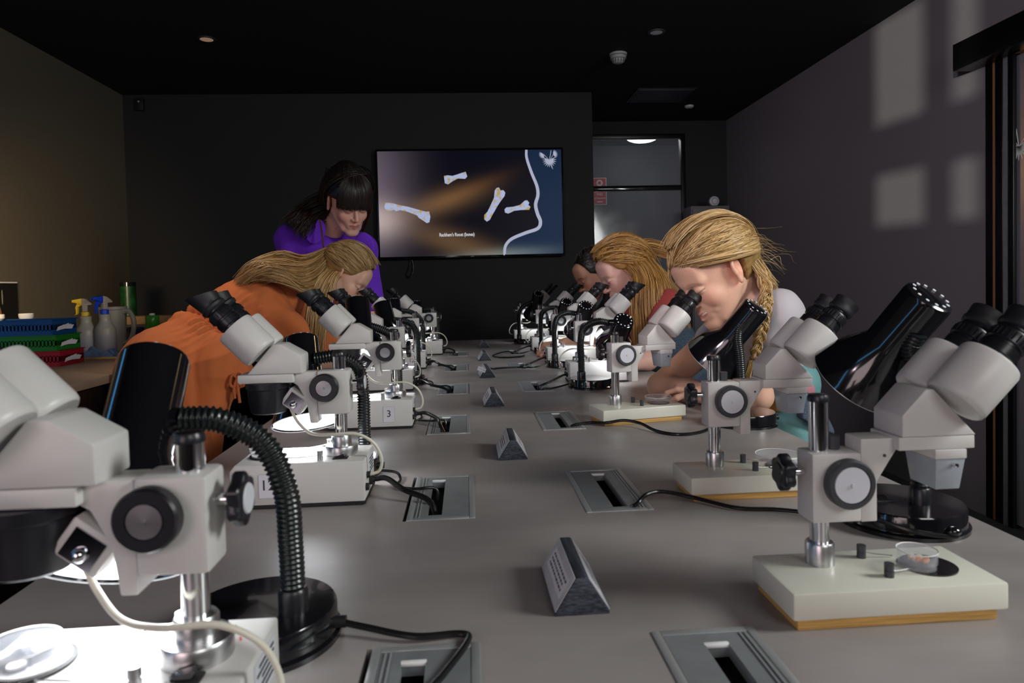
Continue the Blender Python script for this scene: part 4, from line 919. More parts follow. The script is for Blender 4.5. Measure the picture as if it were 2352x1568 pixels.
class Sdf:
    def __init__(s): s.p = []
    def ell(s, c, r, k=.01, fr=WORLD, sub=False, rot=None):
        c = np.array(c, float); r = np.array(r, float)
        cw = fr.w(c); R = fr.R if rot is None else rot.R
        ext = np.sqrt(((R*(r*fr.s)[:, None])**2).sum(0))
        s.p.append(('e', cw, R, r*fr.s, k, sub, cw-ext, cw+ext)); return s
    def cap(s, a, b, ra, rb=None, k=.01, fr=WORLD, sub=False):
        rb = ra if rb is None else rb; a = fr.w(a); b = fr.w(b); ra *= fr.s; rb *= fr.s; m = max(ra, rb)
        s.p.append(('c', a, b, ra, rb, k, sub, np.minimum(a, b)-m, np.maximum(a, b)+m)); return s
    def chain(s, pts, rs, k=.01, fr=WORLD):
        for i in range(len(pts)-1): s.cap(pts[i], pts[i+1], rs[i], rs[i+1], k, fr)
        return s
    @staticmethod
    def dist(p, X, Y, Z):
        if p[0] == 'e':
            _, c, R, r = p[:4]; x, y, z = X-c[0], Y-c[1], Z-c[2]; k0 = 0; k1 = 0
            for i in range(3):
                l = (x*R[i,0]+y*R[i,1]+z*R[i,2])/r[i]; k0 = k0+l*l; k1 = k1+(l/r[i])**2
            k0 = np.sqrt(k0); k1 = np.sqrt(k1)+1e-9; return k0*(k0-1)/k1
        _, a, b, ra, rb = p[:5]; d = b-a; L = d@d+1e-12
        t = np.clip(((X-a[0])*d[0]+(Y-a[1])*d[1]+(Z-a[2])*d[2])/L, 0, 1)
        return np.sqrt((X-a[0]-t*d[0])**2+(Y-a[1]-t*d[1])**2+(Z-a[2]-t*d[2])**2)-(ra+(rb-ra)*t)
    def mesh(s, h, clip=None):
        mg = .03; lo = np.min([p[-2] for p in s.p if not p[-3]], 0)-.012; hi = np.max([p[-1] for p in s.p if not p[-3]], 0)+.012
        n = np.ceil((hi-lo)/h).astype(int)+1; D = np.full(n, mg, np.float32)
        ax = [lo[i]+h*np.arange(n[i]) for i in range(3)]
        for p in s.p:
            k = p[-4]; e = mg+k
            i0 = np.maximum(((p[-2]-e-lo)/h).astype(int), 0); i1 = np.minimum(((p[-1]+e-lo)/h).astype(int)+2, n)
            if (i1 <= i0).any(): continue
            sl = tuple(slice(i0[i], i1[i]) for i in range(3))
            d = s.dist(p, ax[0][sl[0]][:, None, None], ax[1][sl[1]][None, :, None], ax[2][sl[2]][None, None, :]); A = D[sl]
            if p[-3]: q = np.clip(.5-.5*(A+d)/k, 0, 1); D[sl] = A*(1-q)+(-d)*q+k*q*(1-q)
            else: q = np.clip(.5+.5*(A-d)/k, 0, 1); D[sl] = A*(1-q)+d*q-k*q*(1-q)
        if clip is not None: D = np.maximum(D, clip(ax[0][:, None, None], ax[1][None, :, None], ax[2][None, None, :]).astype(np.float32))
        for a in range(3):
            sl = [slice(None)]*3; sl[a] = 0; D[tuple(sl)] = mg; sl[a] = -1; D[tuple(sl)] = mg
        return surfnet(D, lo, h)
    def ev(s, P):
        D = np.full(len(P), .3)
        for p in s.p:
            k = p[-4]; d = s.dist(p, P[:,0], P[:,1], P[:,2])
            if p[-3]: q = np.clip(.5-.5*(D+d)/k, 0, 1); D = D*(1-q)+(-d)*q+k*q*(1-q)
            else: q = np.clip(.5+.5*(D-d)/k, 0, 1); D = D*(1-q)+d*q-k*q*(1-q)
        return D
def surfnet(D, lo, h):
    S_ = D < 0; n = np.array(D.shape); c = np.zeros(n-1, np.int8)
    for i in (0,1):
        for j in (0,1):
            for k in (0,1): c += S_[i:n[0]-1+i, j:n[1]-1+j, k:n[2]-1+k]
    I, J, K = np.nonzero((c > 0) & (c < 8)); m = len(I)
    idx = np.full(n-1, -1, np.int64); idx[I, J, K] = np.arange(m)
    acc = np.zeros((m, 3)); cnt = np.zeros(m)
    cor = [(i,j,k) for i in (0,1) for j in (0,1) for k in (0,1)]
    for a in cor:
        for ax in range(3):
            if a[ax]: continue
            b = list(a); b[ax] = 1
            va = D[I+a[0], J+a[1], K+a[2]]; vb = D[I+b[0], J+b[1], K+b[2]]; q = (va < 0) != (vb < 0)
            t = np.where(q, va/np.where(q, va-vb, 1), 0)
            for d in range(3): acc[:, d] += np.where(q, a[d]+(t if d == ax else 0), 0)
            cnt += q
    V = np.stack([I, J, K], 1)+acc/np.maximum(cnt, 1)[:, None]; V = lo+V*h
    F = []
    for ax in range(3):
        A = S_[tuple(slice(0, -1) if i == ax else slice(1, -1) for i in range(3))]
        B = S_[tuple(slice(1, None) if i == ax else slice(1, -1) for i in range(3))]
        e = np.argwhere(A != B); e = e+np.array([0 if i == ax else 1 for i in range(3)])
        u, v = [(1,2), (2,0), (0,1)][ax]
        o = np.zeros((4, 3), int); o[1, u] = -1; o[2, u] = -1; o[2, v] = -1; o[3, v] = -1
        q = np.stack([idx[e[:,0]+w[0], e[:,1]+w[1], e[:,2]+w[2]] for w in o], 1)
        fl = S_[e[:,0], e[:,1], e[:,2]]; q[~fl] = q[~fl][:, ::-1]; F.append(q)
    return V, np.concatenate(F)
def np_mesh(name, V, F, m, parent=None, col=None, smooth=True, loc0=None):
    me = bpy.data.meshes.new(name); k = F.shape[1]
    me.vertices.add(len(V)); me.vertices.foreach_set('co', np.asarray(V, np.float32).ravel())
    me.loops.add(F.size); me.loops.foreach_set('vertex_index', F.astype(np.int32).ravel())
    me.polygons.add(len(F)); me.polygons.foreach_set('loop_start', np.arange(0, F.size, k, dtype=np.int32))
    me.update(calc_edges=True); me.validate()
    me.polygons.foreach_set('use_smooth', [smooth]*len(me.polygons))
    me.materials.append(M[m] if isinstance(m, str) else m)
    if col is not None:
        at_ = me.color_attributes.new('Col', 'FLOAT_COLOR', 'POINT'); c4 = np.ones((len(V), 4), np.float32); c4[:, :3] = col; at_.data.foreach_set('color', c4.ravel())
    o = bpy.data.objects.new(name, me); COL.objects.link(o)
    if parent is not None: o.parent = parent; o.location = -np.array(parent.location)
    return o
def smooth_mesh(V, F, it=1, lam=.5):
    for _ in range(it):
        acc = np.zeros_like(V); cnt = np.zeros(len(V))
        for a, b in ((0,1), (1,2), (2,3), (3,0)):
            np.add.at(acc, F[:, a], V[F[:, b]]); np.add.at(acc, F[:, b], V[F[:, a]]); np.add.at(cnt, F[:, a], 1); np.add.at(cnt, F[:, b], 1)
        V = V+(acc/np.maximum(cnt, 1)[:, None]-V)*lam
    return V
def normals(V, F):
    n = np.cross(V[F[:,2]]-V[F[:,0]], V[F[:,3]]-V[F[:,1]]); N = np.zeros_like(V)
    for i in range(4): np.add.at(N, F[:, i], n)
    return N/(np.linalg.norm(N, axis=1)[:, None]+1e-12)
def vnoise(P, f, seed=0):
    rs = np.random.RandomState(seed); o = 0
    for k in range(5):
        d = rs.randn(3)*f; o = o+np.sin(P@d+rs.rand()*6.28)
    return o/5
# -------- hair
def bez(P, n):                        # catmull rom through points (m,3) -> (n,3)
    P = np.array(P, float); Q = np.vstack([2*P[0]-P[1], P, 2*P[-1]-P[-2]]); m = len(P)-1
    t = np.linspace(0, m, n); i = np.minimum(t.astype(int), m-1); t = (t-i)[:, None]
    a, b, c, d = Q[i], Q[i+1], Q[i+2], Q[i+3]
    return .5*(2*b+(c-a)*t+(2*a-5*b+4*c-d)*t*t+(3*b-a-3*c+d)*t**3)
def strands(name, S_, r, parent, cols, seed=0, m='hair', tip=.25, root=1.0):
    ns, npt = S_.shape[:2]; rs = np.random.RandomState(seed)
    T = np.gradient(S_, axis=1); T /= np.linalg.norm(T, axis=2)[..., None]+1e-9
    ref = rs.randn(ns, 1, 3); A = np.cross(T, ref); A /= np.linalg.norm(A, axis=2)[..., None]+1e-9; B = np.cross(T, A)
    prof = np.interp(np.linspace(0, 1, npt), [0, .08, .7, 1], [root*.6, root, 1, tip])[None, :, None]*(r*(.7+.6*rs.rand(ns))[:, None, None])
    R3 = [S_+(A*math.cos(q)+B*math.sin(q))*prof for q in (0, 2.094, 4.189)]
    V = np.stack(R3, 2).reshape(-1, 3)
    base = (np.arange(ns)[:, None]*npt+np.arange(npt-1)[None, :]).reshape(-1)*3
    F = np.concatenate([np.stack([base+a, base+b, base+b+3, base+a+3], 1) for a, b in ((0,1), (1,2), (2,0))])
    cols = np.array(cols); w = rs.rand(ns)*(len(cols)-1); i = w.astype(int); f = (w-i)[:, None]
    c = cols[i]*(1-f)+cols[np.minimum(i+1, len(cols)-1)]*f
    return np_mesh(name, V, F, m, parent, np.repeat(c, npt*3, 0))
def sheet(guides, n, npt, jit=.002, seed=0, wav=.0, order=True):
    rs = np.random.RandomState(seed); G = np.stack([bez(g, npt) for g in guides]); u = rs.rand(n)*(len(G)-1)
    i = np.minimum(u.astype(int), len(G)-2); f = (u-i)[:, None, None]; S_ = G[i]*(1-f)+G[i+1]*f
    S_ = S_+rs.randn(n, 1, 3)*jit+rs.randn(n, 1, 3)*jit*np.linspace(0, 1, npt)[None, :, None]
    if wav:
        ph = rs.rand(n, 1, 1)*6.28; d = rs.randn(n, 1, 3); S_ = S_+d*wav*np.sin(np.linspace(0, 9, npt)[None, :, None]*(.6+.8*rs.rand(n, 1, 1))+ph)*np.linspace(0, 1, npt)[None, :, None]
    return S_
SK_C = np.array((0, -.014, .030)); SK_R = np.array((.079, .099, .091))
def over_scalp(fr, P0, G, n_pt, lift=.006, end_lift=.004):      # strands lying on the skull from points P0 (k,3 local) to G (k,3 local)
    a = (P0-SK_C)/SK_R; b = (G-SK_C)/SK_R; ra = np.linalg.norm(a, axis=1); rb = np.linalg.norm(b, axis=1)
    a /= ra[:, None]; b /= rb[:, None]; om = np.arccos(np.clip((a*b).sum(1), -1, 1))[:, None, None]
    t = np.linspace(0, 1, n_pt)[None, :, None]
    d = (np.sin((1-t)*om)*a[:, None]+np.sin(t*om)*b[:, None])/np.sin(om+1e-6)
    rad = ra[:, None, None]*(1-t)**3+(1-(1-t)**3-t**6)+rb[:, None, None]*t**6
    L = SK_C+d*rad*(SK_R+.003+lift*(.02+.98*np.sin(PI*t*.9+.02)))
    stray = ((L[:, 1:-3, 2] < .028) & (L[:, 1:-3, 1] > -.005)).any(1)
    if not stray.all(): L = L.copy(); L[stray] = L[np.nonzero(~stray)[0][np.arange(stray.sum()) % (~stray).sum()]]+.001
    return fr.o+(L.reshape(-1, 3)*fr.s)@fr.R if False else (fr.o+(L*fr.s)@fr.R)
# -------- head
def head(s, fr, male=False, smile=False, ear=True):
    e = lambda c, r, k=.012, sub=False: s.ell(c, r, k, fr, sub)
    e((0, -.014, .032), (.074, .094, .084), .02)
    e((0, .020, -.020), (.060, .066, .070), .03)
    e((0, .035, -.055), (.046 if not male else .05, .048, .045), .03)
    for x in (-1, 1):
        s.cap((x*.054, .002, -.040), (x*.030, .060, -.092), .014, .013, .022, fr)
        e((x*.036, .062, -.030), (.021, .020, .022), .022)
        s.cap((x*.010, .0865, .018), (x*.042, .072, .018), .0085, .009, .014, fr)
    s.cap((-.012, .080, -.100), (.012, .080, -.100), .0135, .0135, .018, fr)
    s.cap((0, .050, -.100), (0, .072, -.100), .02, .018, .02, fr)
    e((0, .070, .045), (.052, .022, .035), .025)
    for x in (-1, 1): e((x*.031, .098, .000), (.0165, .013, .0115), .010, True)
    for x in (-1, 1): e((x*.030, .0775, -.001), (.0150, .0135, .0125), .004)
    s.cap((0, .0865, .010), (0, .1085, -.030), .0062, .0088, .012, fr)
    for x in (-1, 1): e((x*.0115, .0965, -.0345), (.0075, .0095, .0065), .006)
    e((0, .105, -.034), (.0085, .0085, .0075), .006)
    for x in (-1, 1): e((x*.006, .1045, -.0415), (.0035, .0045, .0025), .002, True)
    e((0, .078, -.066), (.028, .018, .020), .015)
    w = .023 if not smile else .028; up = 0 if not smile else .007
    for x in (-1, 1):
        s.cap((0, .0965, -.0600), (x*w, .082, -.0640+up), .0042, .0022, .005, fr)
        s.cap((0, .0955, -.0715-(.004 if smile else 0)), (x*w*.92, .082, -.0665+up), .0052, .0026, .005, fr)
    if smile:
        for x in (-1, 1): s.cap((0, .103, -.0665), (x*.024, .0915, -.0625+.005), .0038, .0018, .002, fr, True)
        for x in (-1, 1): s.cap((x*.020, .083, -.045), (x*.033, .070, -.062), .004, .004, .012, fr)
    else:
        for x in (-1, 1): s.cap((0, .1015, -.0652), (x*.022, .088, -.0655), .0013, .0010, .002, fr, True)
    if ear:
        for x in (-1, 1):
            er = Fr(fr.w((x*.080, -.006, -.004)), fr.f+fr.x*x*.55, fr.u-.15*fr.f, fr.s*1.1)
            s.ell((0, 0, .004), (.0065, .0175, .029), .004, er); s.ell((x*.0055, .001, .006), (.006, .0105, .018), .003, er, True); s.ell((0, .006, -.021), (.0055, .0085, .010), .005, er)
            s.cap((x*.001, .007, .003), (x*.001, .009, -.008), .004, .004, .003, er)
def skin_color(V, fr, base, male=False, lip=(0.45, 0.13, 0.11), hands=None, brow=(0.16, 0.08, 0.03)):
    L = fr.l(V); base = np.array(base); c = np.tile(base, (len(V), 1))
    def spot(p, r, col, a):
        d = np.exp(-((((L-np.array(p))/np.array(r))**2).sum(1))); nonlocal c; c = c*(1-(d*a)[:, None])+np.array(col)*(d*a)[:, None]
    red = base*np.array((1.05, .72, .66))
    for x in (-1, 1):
        spot((x*.042, .068, -.032), (.02, .02, .018), red, .6); spot((x*.078, 0, 0), (.012, .03, .03), red, .7)
    spot((0, .112, -.032), (.012, .012, .01), red, .6)
    fa = (np.abs(L[:, 0]) < .06) & (L[:, 1] > .05)
    wl = np.clip(1-((L[:, 0]/.025)**2+((L[:, 2]+.0655-.09*np.abs(L[:,0]))/.0085)**2), 0, 1)*(L[:, 1] > .080); wl = np.clip(wl*3, 0, 1)[:, None]; c = c*(1-wl*.75)+np.array(lip)*wl*.75
    for x in (-1, 1):
        u = (L[:, 0]*x-.031)/.020; zz = L[:, 2]-(.0215-.006*u*u-.002*u)
        wb = np.clip(1-(u**4), 0, 1)*np.exp(-(zz/.0030)**2)*(L[:, 1] > .055)*(np.abs(u) < 1); wb = wb[:, None]*(.8 if male else .6); c = c*(1-wb)+np.array(brow)*wb
        u = (L[:, 0]*x-.030)/.0155; zz = L[:, 2]-(-.0055+.0035*u*u)
        we = np.exp(-(zz/.0014)**2)*(np.abs(u) < 1)*(L[:, 1] > .07); we = we[:, None]*.85; c = c*(1-we)+np.array((.03, .015, .01))*we
    if male:
        g = ((L[:, 2] < -.045) & (L[:, 1] > -.01) & (np.abs(L[:, 0]) < .07) & (L[:, 2] > -.13))[:, None]*.25; c = c*(1-g)+np.array((.10, .07, .06))*g
    return c
def hand(s, w, d, n, side, sc=1.0, curl=(.35, .45, .35), spread=.10, thumb=.5, k=.005):
    d = nz(d); n = np.array(n, float); n = nz(n-d*(n@d)); sd = np.cross(d, n)*side; w = np.array(w, float)
    kn = []
    for i, (off_, L, fl) in enumerate(((.028, .080, .95), (.009, .084, 1.05), (-.010, .080, 1.0), (-.027, .072, .80))):
        K = w+(d*L+sd*off_)*sc; kn.append((K, off_, fl)); s.cap(w+sd*off_*.55*sc+d*.012*sc, K, .0125*sc, .0098*sc, .010)
    s.ell(w+d*.045*sc-n*.003*sc, (.033*sc, .044*sc, .0135*sc), .010, rot=Fr((0,0,0), d, n))
    for i, (K, off_, fl) in enumerate(kn):
        a = 0; p = K; dd = nz(d+sd*(off_/.028)*spread)
        for j, (L, r0, r1) in enumerate(((.040, .0092, .0082), (.026, .0082, .0074), (.021, .0074, .0060))):
            a += curl[j]+.06*i; q = p+(dd*math.cos(a)-n*math.sin(a))*L*fl*sc; s.cap(p, q, r0*sc, r1*sc, k); p = q
    T0 = w+(d*.022+sd*.026)*sc; t1 = nz(sd*.8+d*.75-n*thumb*.6); T1 = T0+t1*.038*sc; t2 = nz(sd*.25+d*1.0-n*thumb); T2 = T1+t2*.030*sc; T3 = T2+nz(t2-sd*.25)*.024*sc
    s.cap(w+d*.008*sc+sd*.012*sc, T0, .014*sc, .014*sc, .008); s.chain([T0, T1, T2, T3], [.0135*sc, .0108*sc, .0098*sc, .0072*sc], k)
    return kn
M['skin'] = mat('skin', (0.6, 0.35, 0.25), 0.48, attr='Col', sss=0.12, bump=0.03, nscale=260, noise=0.04)
M['hair'] = mat('hair', (0.4, 0.25, 0.1), 0.38, attr='Col', spec=0.6)
M['cloth'] = mat('cloth', (0.5, 0.5, 0.5), 0.85, attr='Col', bump=0.12, nscale=400, sheen=0.05)
M['denim'] = mat('denim', (0.075, 0.11, 0.16), 0.9, noise=0.7, nscale=330, bump=0.3)
M['tooth'] = mat('tooth', (0.75, 0.70, 0.60), 0.25)
def garment(name, s, h, color, parent, m='cloth', clip=None, folds=None, it=2, colf=None):
    V, F = s.mesh(h, clip); V = smooth_mesh(V, F, it)
    if folds is not None: V = V+normals(V, F)*folds(V)[:, None]
    c = np.tile(np.array(color, float), (len(V), 1))
    if colf is not None: c = colf(V, c)
    return np_mesh(name, V, F, m, parent, c)
def person(label, loc):
    t = thing('person', label, 'person', loc); return t
def skin_obj(s, h, fr, base, t, **kw):
    V, F = s.mesh(h); V = smooth_mesh(V, F, 1, .35); return np_mesh('body', V, F, 'skin', t, skin_color(V, fr, base, **kw))
def hair_cap(fr, t, color, thick=.008, clipf=None, extra=None, h=.004, name='hair_cap', nz_=.0015):
    s = Sdf(); s.ell(SK_C+np.array((0, -.003, 0)), SK_R+thick, .01, fr)
    if extra: extra(s)
    clip = None
    if clipf is not None:
        def clip(X, Y, Z):
            P = np.stack(np.broadcast_arrays(X-fr.o[0], Y-fr.o[1], Z-fr.o[2]), -1)@fr.R.T/fr.s; return clipf(P[..., 0], P[..., 1], P[..., 2])
    V, F = s.mesh(h, clip); V = smooth_mesh(V, F, 1)
    L = fr.l(V); c = np.array(color)*(1+.25*vnoise(L, 120, 3))[:, None]; c = np.clip(c, 0, 1)
    V = V+normals(V, F)*(vnoise(L*np.array((1, .15, 1)), 260, 5)*nz_)[:, None]
    return np_mesh(name, V, F, 'hair', t, c)
def legs(t, hip, feet, r0, r1, color, name='trousers', h=.009, shoe=(0.02, 0.02, 0.02)):
    s = Sdf()
    for hp, ft in zip(hip, feet):
        hp = np.array(hp); ft = np.array(ft); kn = (hp+ft)/2+np.array((0, 0, .02)); s.chain([hp, kn, ft+np.array((0, 0, .09))], [r0, r0*.72, r1], .03)
    garment(name, s, h, color, t)
    for k, ft in enumerate(feet):
        q = Sdf(); dx = -.10 if t.location[0] > 0 else .10
        q.cap(np.array(ft)+np.array((0, 0, .045)), np.array(ft)+np.array((dx, 0, .035)), .042, .034, .02); q.cap(np.array(ft)+np.array((0, 0, .05)), np.array(ft)+np.array((0, 0, .09)), .042, .04, .02)
        garment('shoe', q, .006, shoe, t, clip=lambda X, Y, Z: (.002-Z)+0*X+0*Y)

# ---------------------------------------------------------------- blonde smiling girl
BL = [(0.20, 0.105, 0.03), (0.42, 0.25, 0.085), (0.60, 0.40, 0.17), (0.78, 0.58, 0.32), (0.50, 0.31, 0.11)]
def girl_one():
    E = np.array((.579, 1.742, 1.120)); f = nz((-.80, -.20, -.54)); up = nz((-.48, -.06, .87))
    fr = Fr((0,0,0), f, up, 1.07); fr.o = E-fr.f*.088*fr.s
    t = person('smiling girl with a blonde braid, white t-shirt and teal dungarees, leaning to the eyepieces', (.92, 1.87, 0))
    s = Sdf(); head(s, fr, smile=True)
    ch = np.array((.795, 1.875, 1.03)); nk = fr.w((0, -.035, -.055))
    s.cap(nk, ch, .046, .055, .03); s.ell(ch, (.10, .13, .10), .04)
    shR = np.array((.790, 2.03, 1.00)); elR = np.array((.560, 1.965, .842)); wrR = np.array((.668, 1.815, .832))
    shL = np.array((.815, 1.745, 1.055)); elL = np.array((.755, 1.730, .842)); wrL = np.array((.650, 1.845, .842))
    s.chain([shR, elR], [.048, .037], .02); s.chain([elR, (elR+wrR)/2+np.array((0, 0, .004)), wrR], [.035, .034, .023], .012)
    s.chain([shL, elL], [.044, .035], .02); s.chain([elL, (elL+wrL)/2, wrL], [.035, .032, .022], .012)
    s.ell(shL, (.055, .055, .05), .03)
    hand(s, wrR, (.55, -.75, -.12), (.1, 0, 1), 1, .86, (.5, .8, .5)); hand(s, wrL, (-.75, .45, .05), (.1, 0, 1), -1, .86, (.4, .7, .5))
    skin_obj(s, .0026, fr, (0.78, 0.46, 0.33), t, brow=(0.40, 0.19, 0.09), lip=(0.48, 0.13, 0.11))
    # teeth
    b = MB()
    for k in range(-4, 5):
        x = k*.0046; p = fr.w((x, .0945-7*x*x*2, -.0640+.012*abs(x)/.02*.35)); b.ball(tuple(p), .0031*fr.s, 10, (1, 1, 1.25))
    o = b.build('teeth', 'tooth', t); o.location = -Vector(t.location)
    # clothing
    c = Sdf(); wst = np.array((.875, 1.87, .83))
    c.ell(ch+np.array((.01, 0, -.01)), (.098, .150, .105), .03); c.chain([ch, wst], [.100, .098], .04)
    c.ell((ch+wst)/2, (.095, .135, .13), .03)
    c.cap(shR, shR+(elR-shR)*.22, .058, .056, .02); c.cap(shL, shL+(elL-shL)*.30, .062, .060, .035); c.cap(shL, ch, .06, .07, .03); c.cap(shR, ch, .055, .07, .03)
    def clipn(X, Y, Z): return np.maximum(-.5*(X-.62)-(Z-.80)*0-.5+.0*Y, -9)+0*Z
    def cf(V, col): return col
    hole = lambda X, Y, Z: np.maximum(.062-np.sqrt((X-(nk[0]*.35+ch[0]*.65))**2+(Y-ch[1])**2+(Z-(nk[2]*.35+ch[2]*.65)-.02)**2), -.05)
    garment('t_shirt', c, .004, (0.46, 0.43, 0.47), t, clip=hole, folds=lambda V: .0022*vnoise(V, 45, 2)+.0012*vnoise(V, 110, 7))
    d = Sdf(); hip = np.array((.875, 1.87, .70))
    d.chain([np.array((.850, 1.87, .915)), np.array((.858, 1.87, .82)), hip], [.090, .095, .095], .04); d.ell(hip, (.075, .150, .11), .03); d.ell((.868, 1.87, .86), (.104, .150, .08), .03)
    o = garment('dungarees', d, .0045, (0.13, 0.30, 0.31), t, folds=lambda V: .003*vnoise(V, 30, 5)+.0015*vnoise(V, 90, 6), clip=lambda X, Y, Z: (Z-.945)+0*X+0*Y)
    o2 = Sdf(); o2.cap((.745, 1.80, 1.055), (.775, 1.80, .93), .014, .014, .01)
    # printed shapes on the cloth, laid on its surface facing the table side
    def decal(name, poly, mtl, lift=.0035):
        P = np.array(poly); ctr = P.mean(0); rings = [1, .66, .33, .001]; n = len(P); V = []
        for r_ in rings:
            for p in P: q = ctr+(p-ctr)*r_; V.append((q[0], q[1]))
        V = np.array(V); Y = np.full(len(V), 1.45); pts = np.stack([V[:, 0], Y, V[:, 1]], 1)
        for _ in range(60): pts[:, 1] += np.clip(d.ev(pts), -.02, .02)*.8
        pts[:, 1] -= lift; F = [[a*n+i, a*n+(i+1) % n, (a+1)*n+(i+1) % n, (a+1)*n+i] for a in range(3) for i in range(n)]
        F = np.array(F); return np_mesh(name, pts, F, mtl, o if False else t, None)
    def leafp(px, py, ang, L, w):
        c0 = at(px, py, 1.72); out = []
        for k in range(16):
            q = 2*PI*k/16; a = math.cos(q)*L/2; b_ = math.sin(q)*w/2*(1-.35*abs(math.cos(q)))
            out.append((c0[0]+a*math.cos(ang)-b_*math.sin(ang), c0[2]+a*math.sin(ang)+b_*math.cos(ang)))
        return out
    M['pink_print'] = mat('pink_print', (0.48, 0.20, 0.24), 0.85); M['orange_print'] = mat('orange_print', (0.55, 0.24, 0.05), 0.85)
    decal('printed_leaf', leafp(1836, 915, -1.15, .058, .030), 'pink_print'); decal('printed_leaf', leafp(1862, 892, -.95, .056, .026), 'pink_print')
    for dx, dz, a in ((-8, -9, 2.6), (8, -9, .5), (-6, 4, -2.4), (6, 4, -.7)): decal('printed_butterfly_wing', leafp(1798+dx, 941+dz, a, .022, .016), 'orange_print', .0055)
    dj = Sdf(); dj.chain([np.array((.872, 1.83, .90)), np.array((.885, 1.80, .80)), np.array((.895, 1.79, .725))], [.050, .068, .084], .03)
    garment('denim_jacket', dj, .005, (0.07, 0.10, 0.15), t, m='denim', clip=lambda X, Y, Z: np.maximum((.748-(X-.93)*.5-Z), (-.0-(X-.868)))+0*Y, folds=lambda V: .002*vnoise(V, 60, 9))
    legs(t, [(.895, 1.80, .66), (.895, 1.95, .66)], [(.95, 1.80, 0), (.96, 1.96, 0)], .085, .05, (0.13, 0.30, 0.31))
    # hair
    def cl(x, y, z):     # keep hair behind the hairline and above the ears
        hl = y-(.062+.35*(z-.06)-8*x*x*0)          # forehead limit
        a = y-(.050+.45*(z-.022)); b_ = -(z-(.034+.20*y))  # rising from ear to temple
        ear_back = -(z+.075)
        return np.where(y > -.028, np.maximum(np.maximum(a, b_), -9), ear_back)*1.0
    def ex(s_): s_.ell((0, -.082, .012), (.052, .040, .058), .03, fr); s_.ell(SK_C+np.array((0, -.022, .014)), SK_R+np.array((.008, -.004, .006)), .03, fr)
    hair_cap(fr, t, (0.34, 0.20, 0.065), .005, cl, ex)
    rs = np.random.RandomState(1); n = 1500
    th = rs.rand(n)*2-1                           # around the hairline, -1 left temple .. 1 right temple
    ang = th*1.35; P0 = np.stack([.074*np.sin(ang)*1.0, .084-.060*np.abs(th)**2.0, .080-.043*np.abs(th)**1.05], 1)
    P0 = P0+rs.randn(n, 3)*np.array((.002, .002, .002)); G = np.stack([rs.randn(n)*.012, -.112+rs.randn(n)*.006, .008+rs.randn(n)*.016], 1)
    q = rs.rand(n) < .45                          # roots along the parting, spread over the crown
    P0[q] = np.stack([rs.randn(q.sum())*.010, .075-.10*rs.rand(q.sum())**1.3, .118+rs.randn(q.sum())*.002], 1)
    S1 = over_scalp(fr, P0, G, 18, .014); S1 = S1+rs.randn(n, 1, 3)*.0012
    sidew = np.sign(P0[:, 0]+1e-4)[:, None, None]*fr.x*np.where(q, .020, .004)[:, None, None]*np.sin(np.linspace(0, PI, 18))[None, :, None]; S1 = S1+sidew
    strands('hair_strands', S1, .00115, t, BL, 2)
    # soft hair behind the ear and flyaways
    e0 = fr.w((-.068, -.048, .010)); g = [[e0, fr.w((-.070, -.052, -.03)), fr.w((-.064, -.060, -.075)), fr.w((-.05, -.075, -.11))], [fr.w((-.060, -.06, .02)), fr.w((-.064, -.062, -.03)), fr.w((-.058, -.07, -.075)), fr.w((-.045, -.085, -.11))], [fr.w((-.03, -.10, .01)), fr.w((-.045, -.09, -.03)), fr.w((-.045, -.09, -.08)), fr.w((-.035, -.10, -.11))]]
    strands('hair_strands', sheet(g, 260, 14, .003, 4, .003), .0010, t, BL, 5)
    n = 110; P0 = np.stack([rs.randn(n)*.04, -.07-.03*rs.rand(n), .06-.09*rs.rand(n)], 1); dirs = rs.randn(n, 3)*.5+np.array((0, -1.0, -.15)); Ls = .02+.045*rs.rand(n)
    tt = np.linspace(0, 1, 12)[None, :, None]; L = P0[:, None]+dirs[:, None]*Ls[:, None, None]*tt+np.array((0, 0, -1))*.05*tt**2+.006*np.sin(tt*8+rs.rand(n, 1, 1)*6)*rs.randn(n, 1, 3)
    strands('flyaway_hair', fr.o+(L*fr.s)@fr.R, .00035, t, BL[1:4], 6)
    # braid: three plaited tubes then a loose tail
    path = bez([fr.w((-.010, -.110, .005)), at(1757, 655, 1.70), at(1758, 700, 1.66), at(1750, 750, 1.645), at(1738, 800, 1.645), at(1728, 840, 1.66)], 60)
    for k in range(3):
        tt = np.linspace(0, 1, 60); w = .012*(1-.35*tt); ph = tt*26+k*2.094
        T = np.gradient(path, axis=0); T /= np.linalg.norm(T, axis=1)[:, None]; A = np.cross(T, (0, 1, 0)); A /= np.linalg.norm(A, axis=1)[:, None]; B = np.cross(T, A)
        P = path+A*(np.sin(ph)*w)[:, None]+B*(np.sin(2*ph)*w*.5)[:, None]
        ns = 60; jit = rs.randn(ns, 1, 3)*.0032; strands('braid_strand', P[None]+jit*np.sin(np.linspace(.3, 2.9, 60))[None, :, None], .0014, t, BL, 10+k)
    g = [[at(1722, 828, 1.655), at(1712, 860, 1.66), at(1703, 892, 1.67)], [at(1740, 825, 1.655), at(1735, 865, 1.66), at(1722, 905, 1.67)]]
    strands('braid_tail', sheet(g, 120, 10, .002, 12), .0012, t, BL, 13)
    # loose fringe lock before the forehead
    g = [[fr.w((.055, .060, .070)), fr.w((.060, .082, .04)), fr.w((.062, .078, .0)), fr.w((.062, .075, -.045))], [fr.w((.045, .068, .075)), fr.w((.054, .088, .045)), fr.w((.060, .084, .0)), fr.w((.062, .080, -.030))]]
    strands('fringe_lock', sheet(g, 60, 12, .0015, 14), .0008, t, BL[2:], 15)
girl_one()

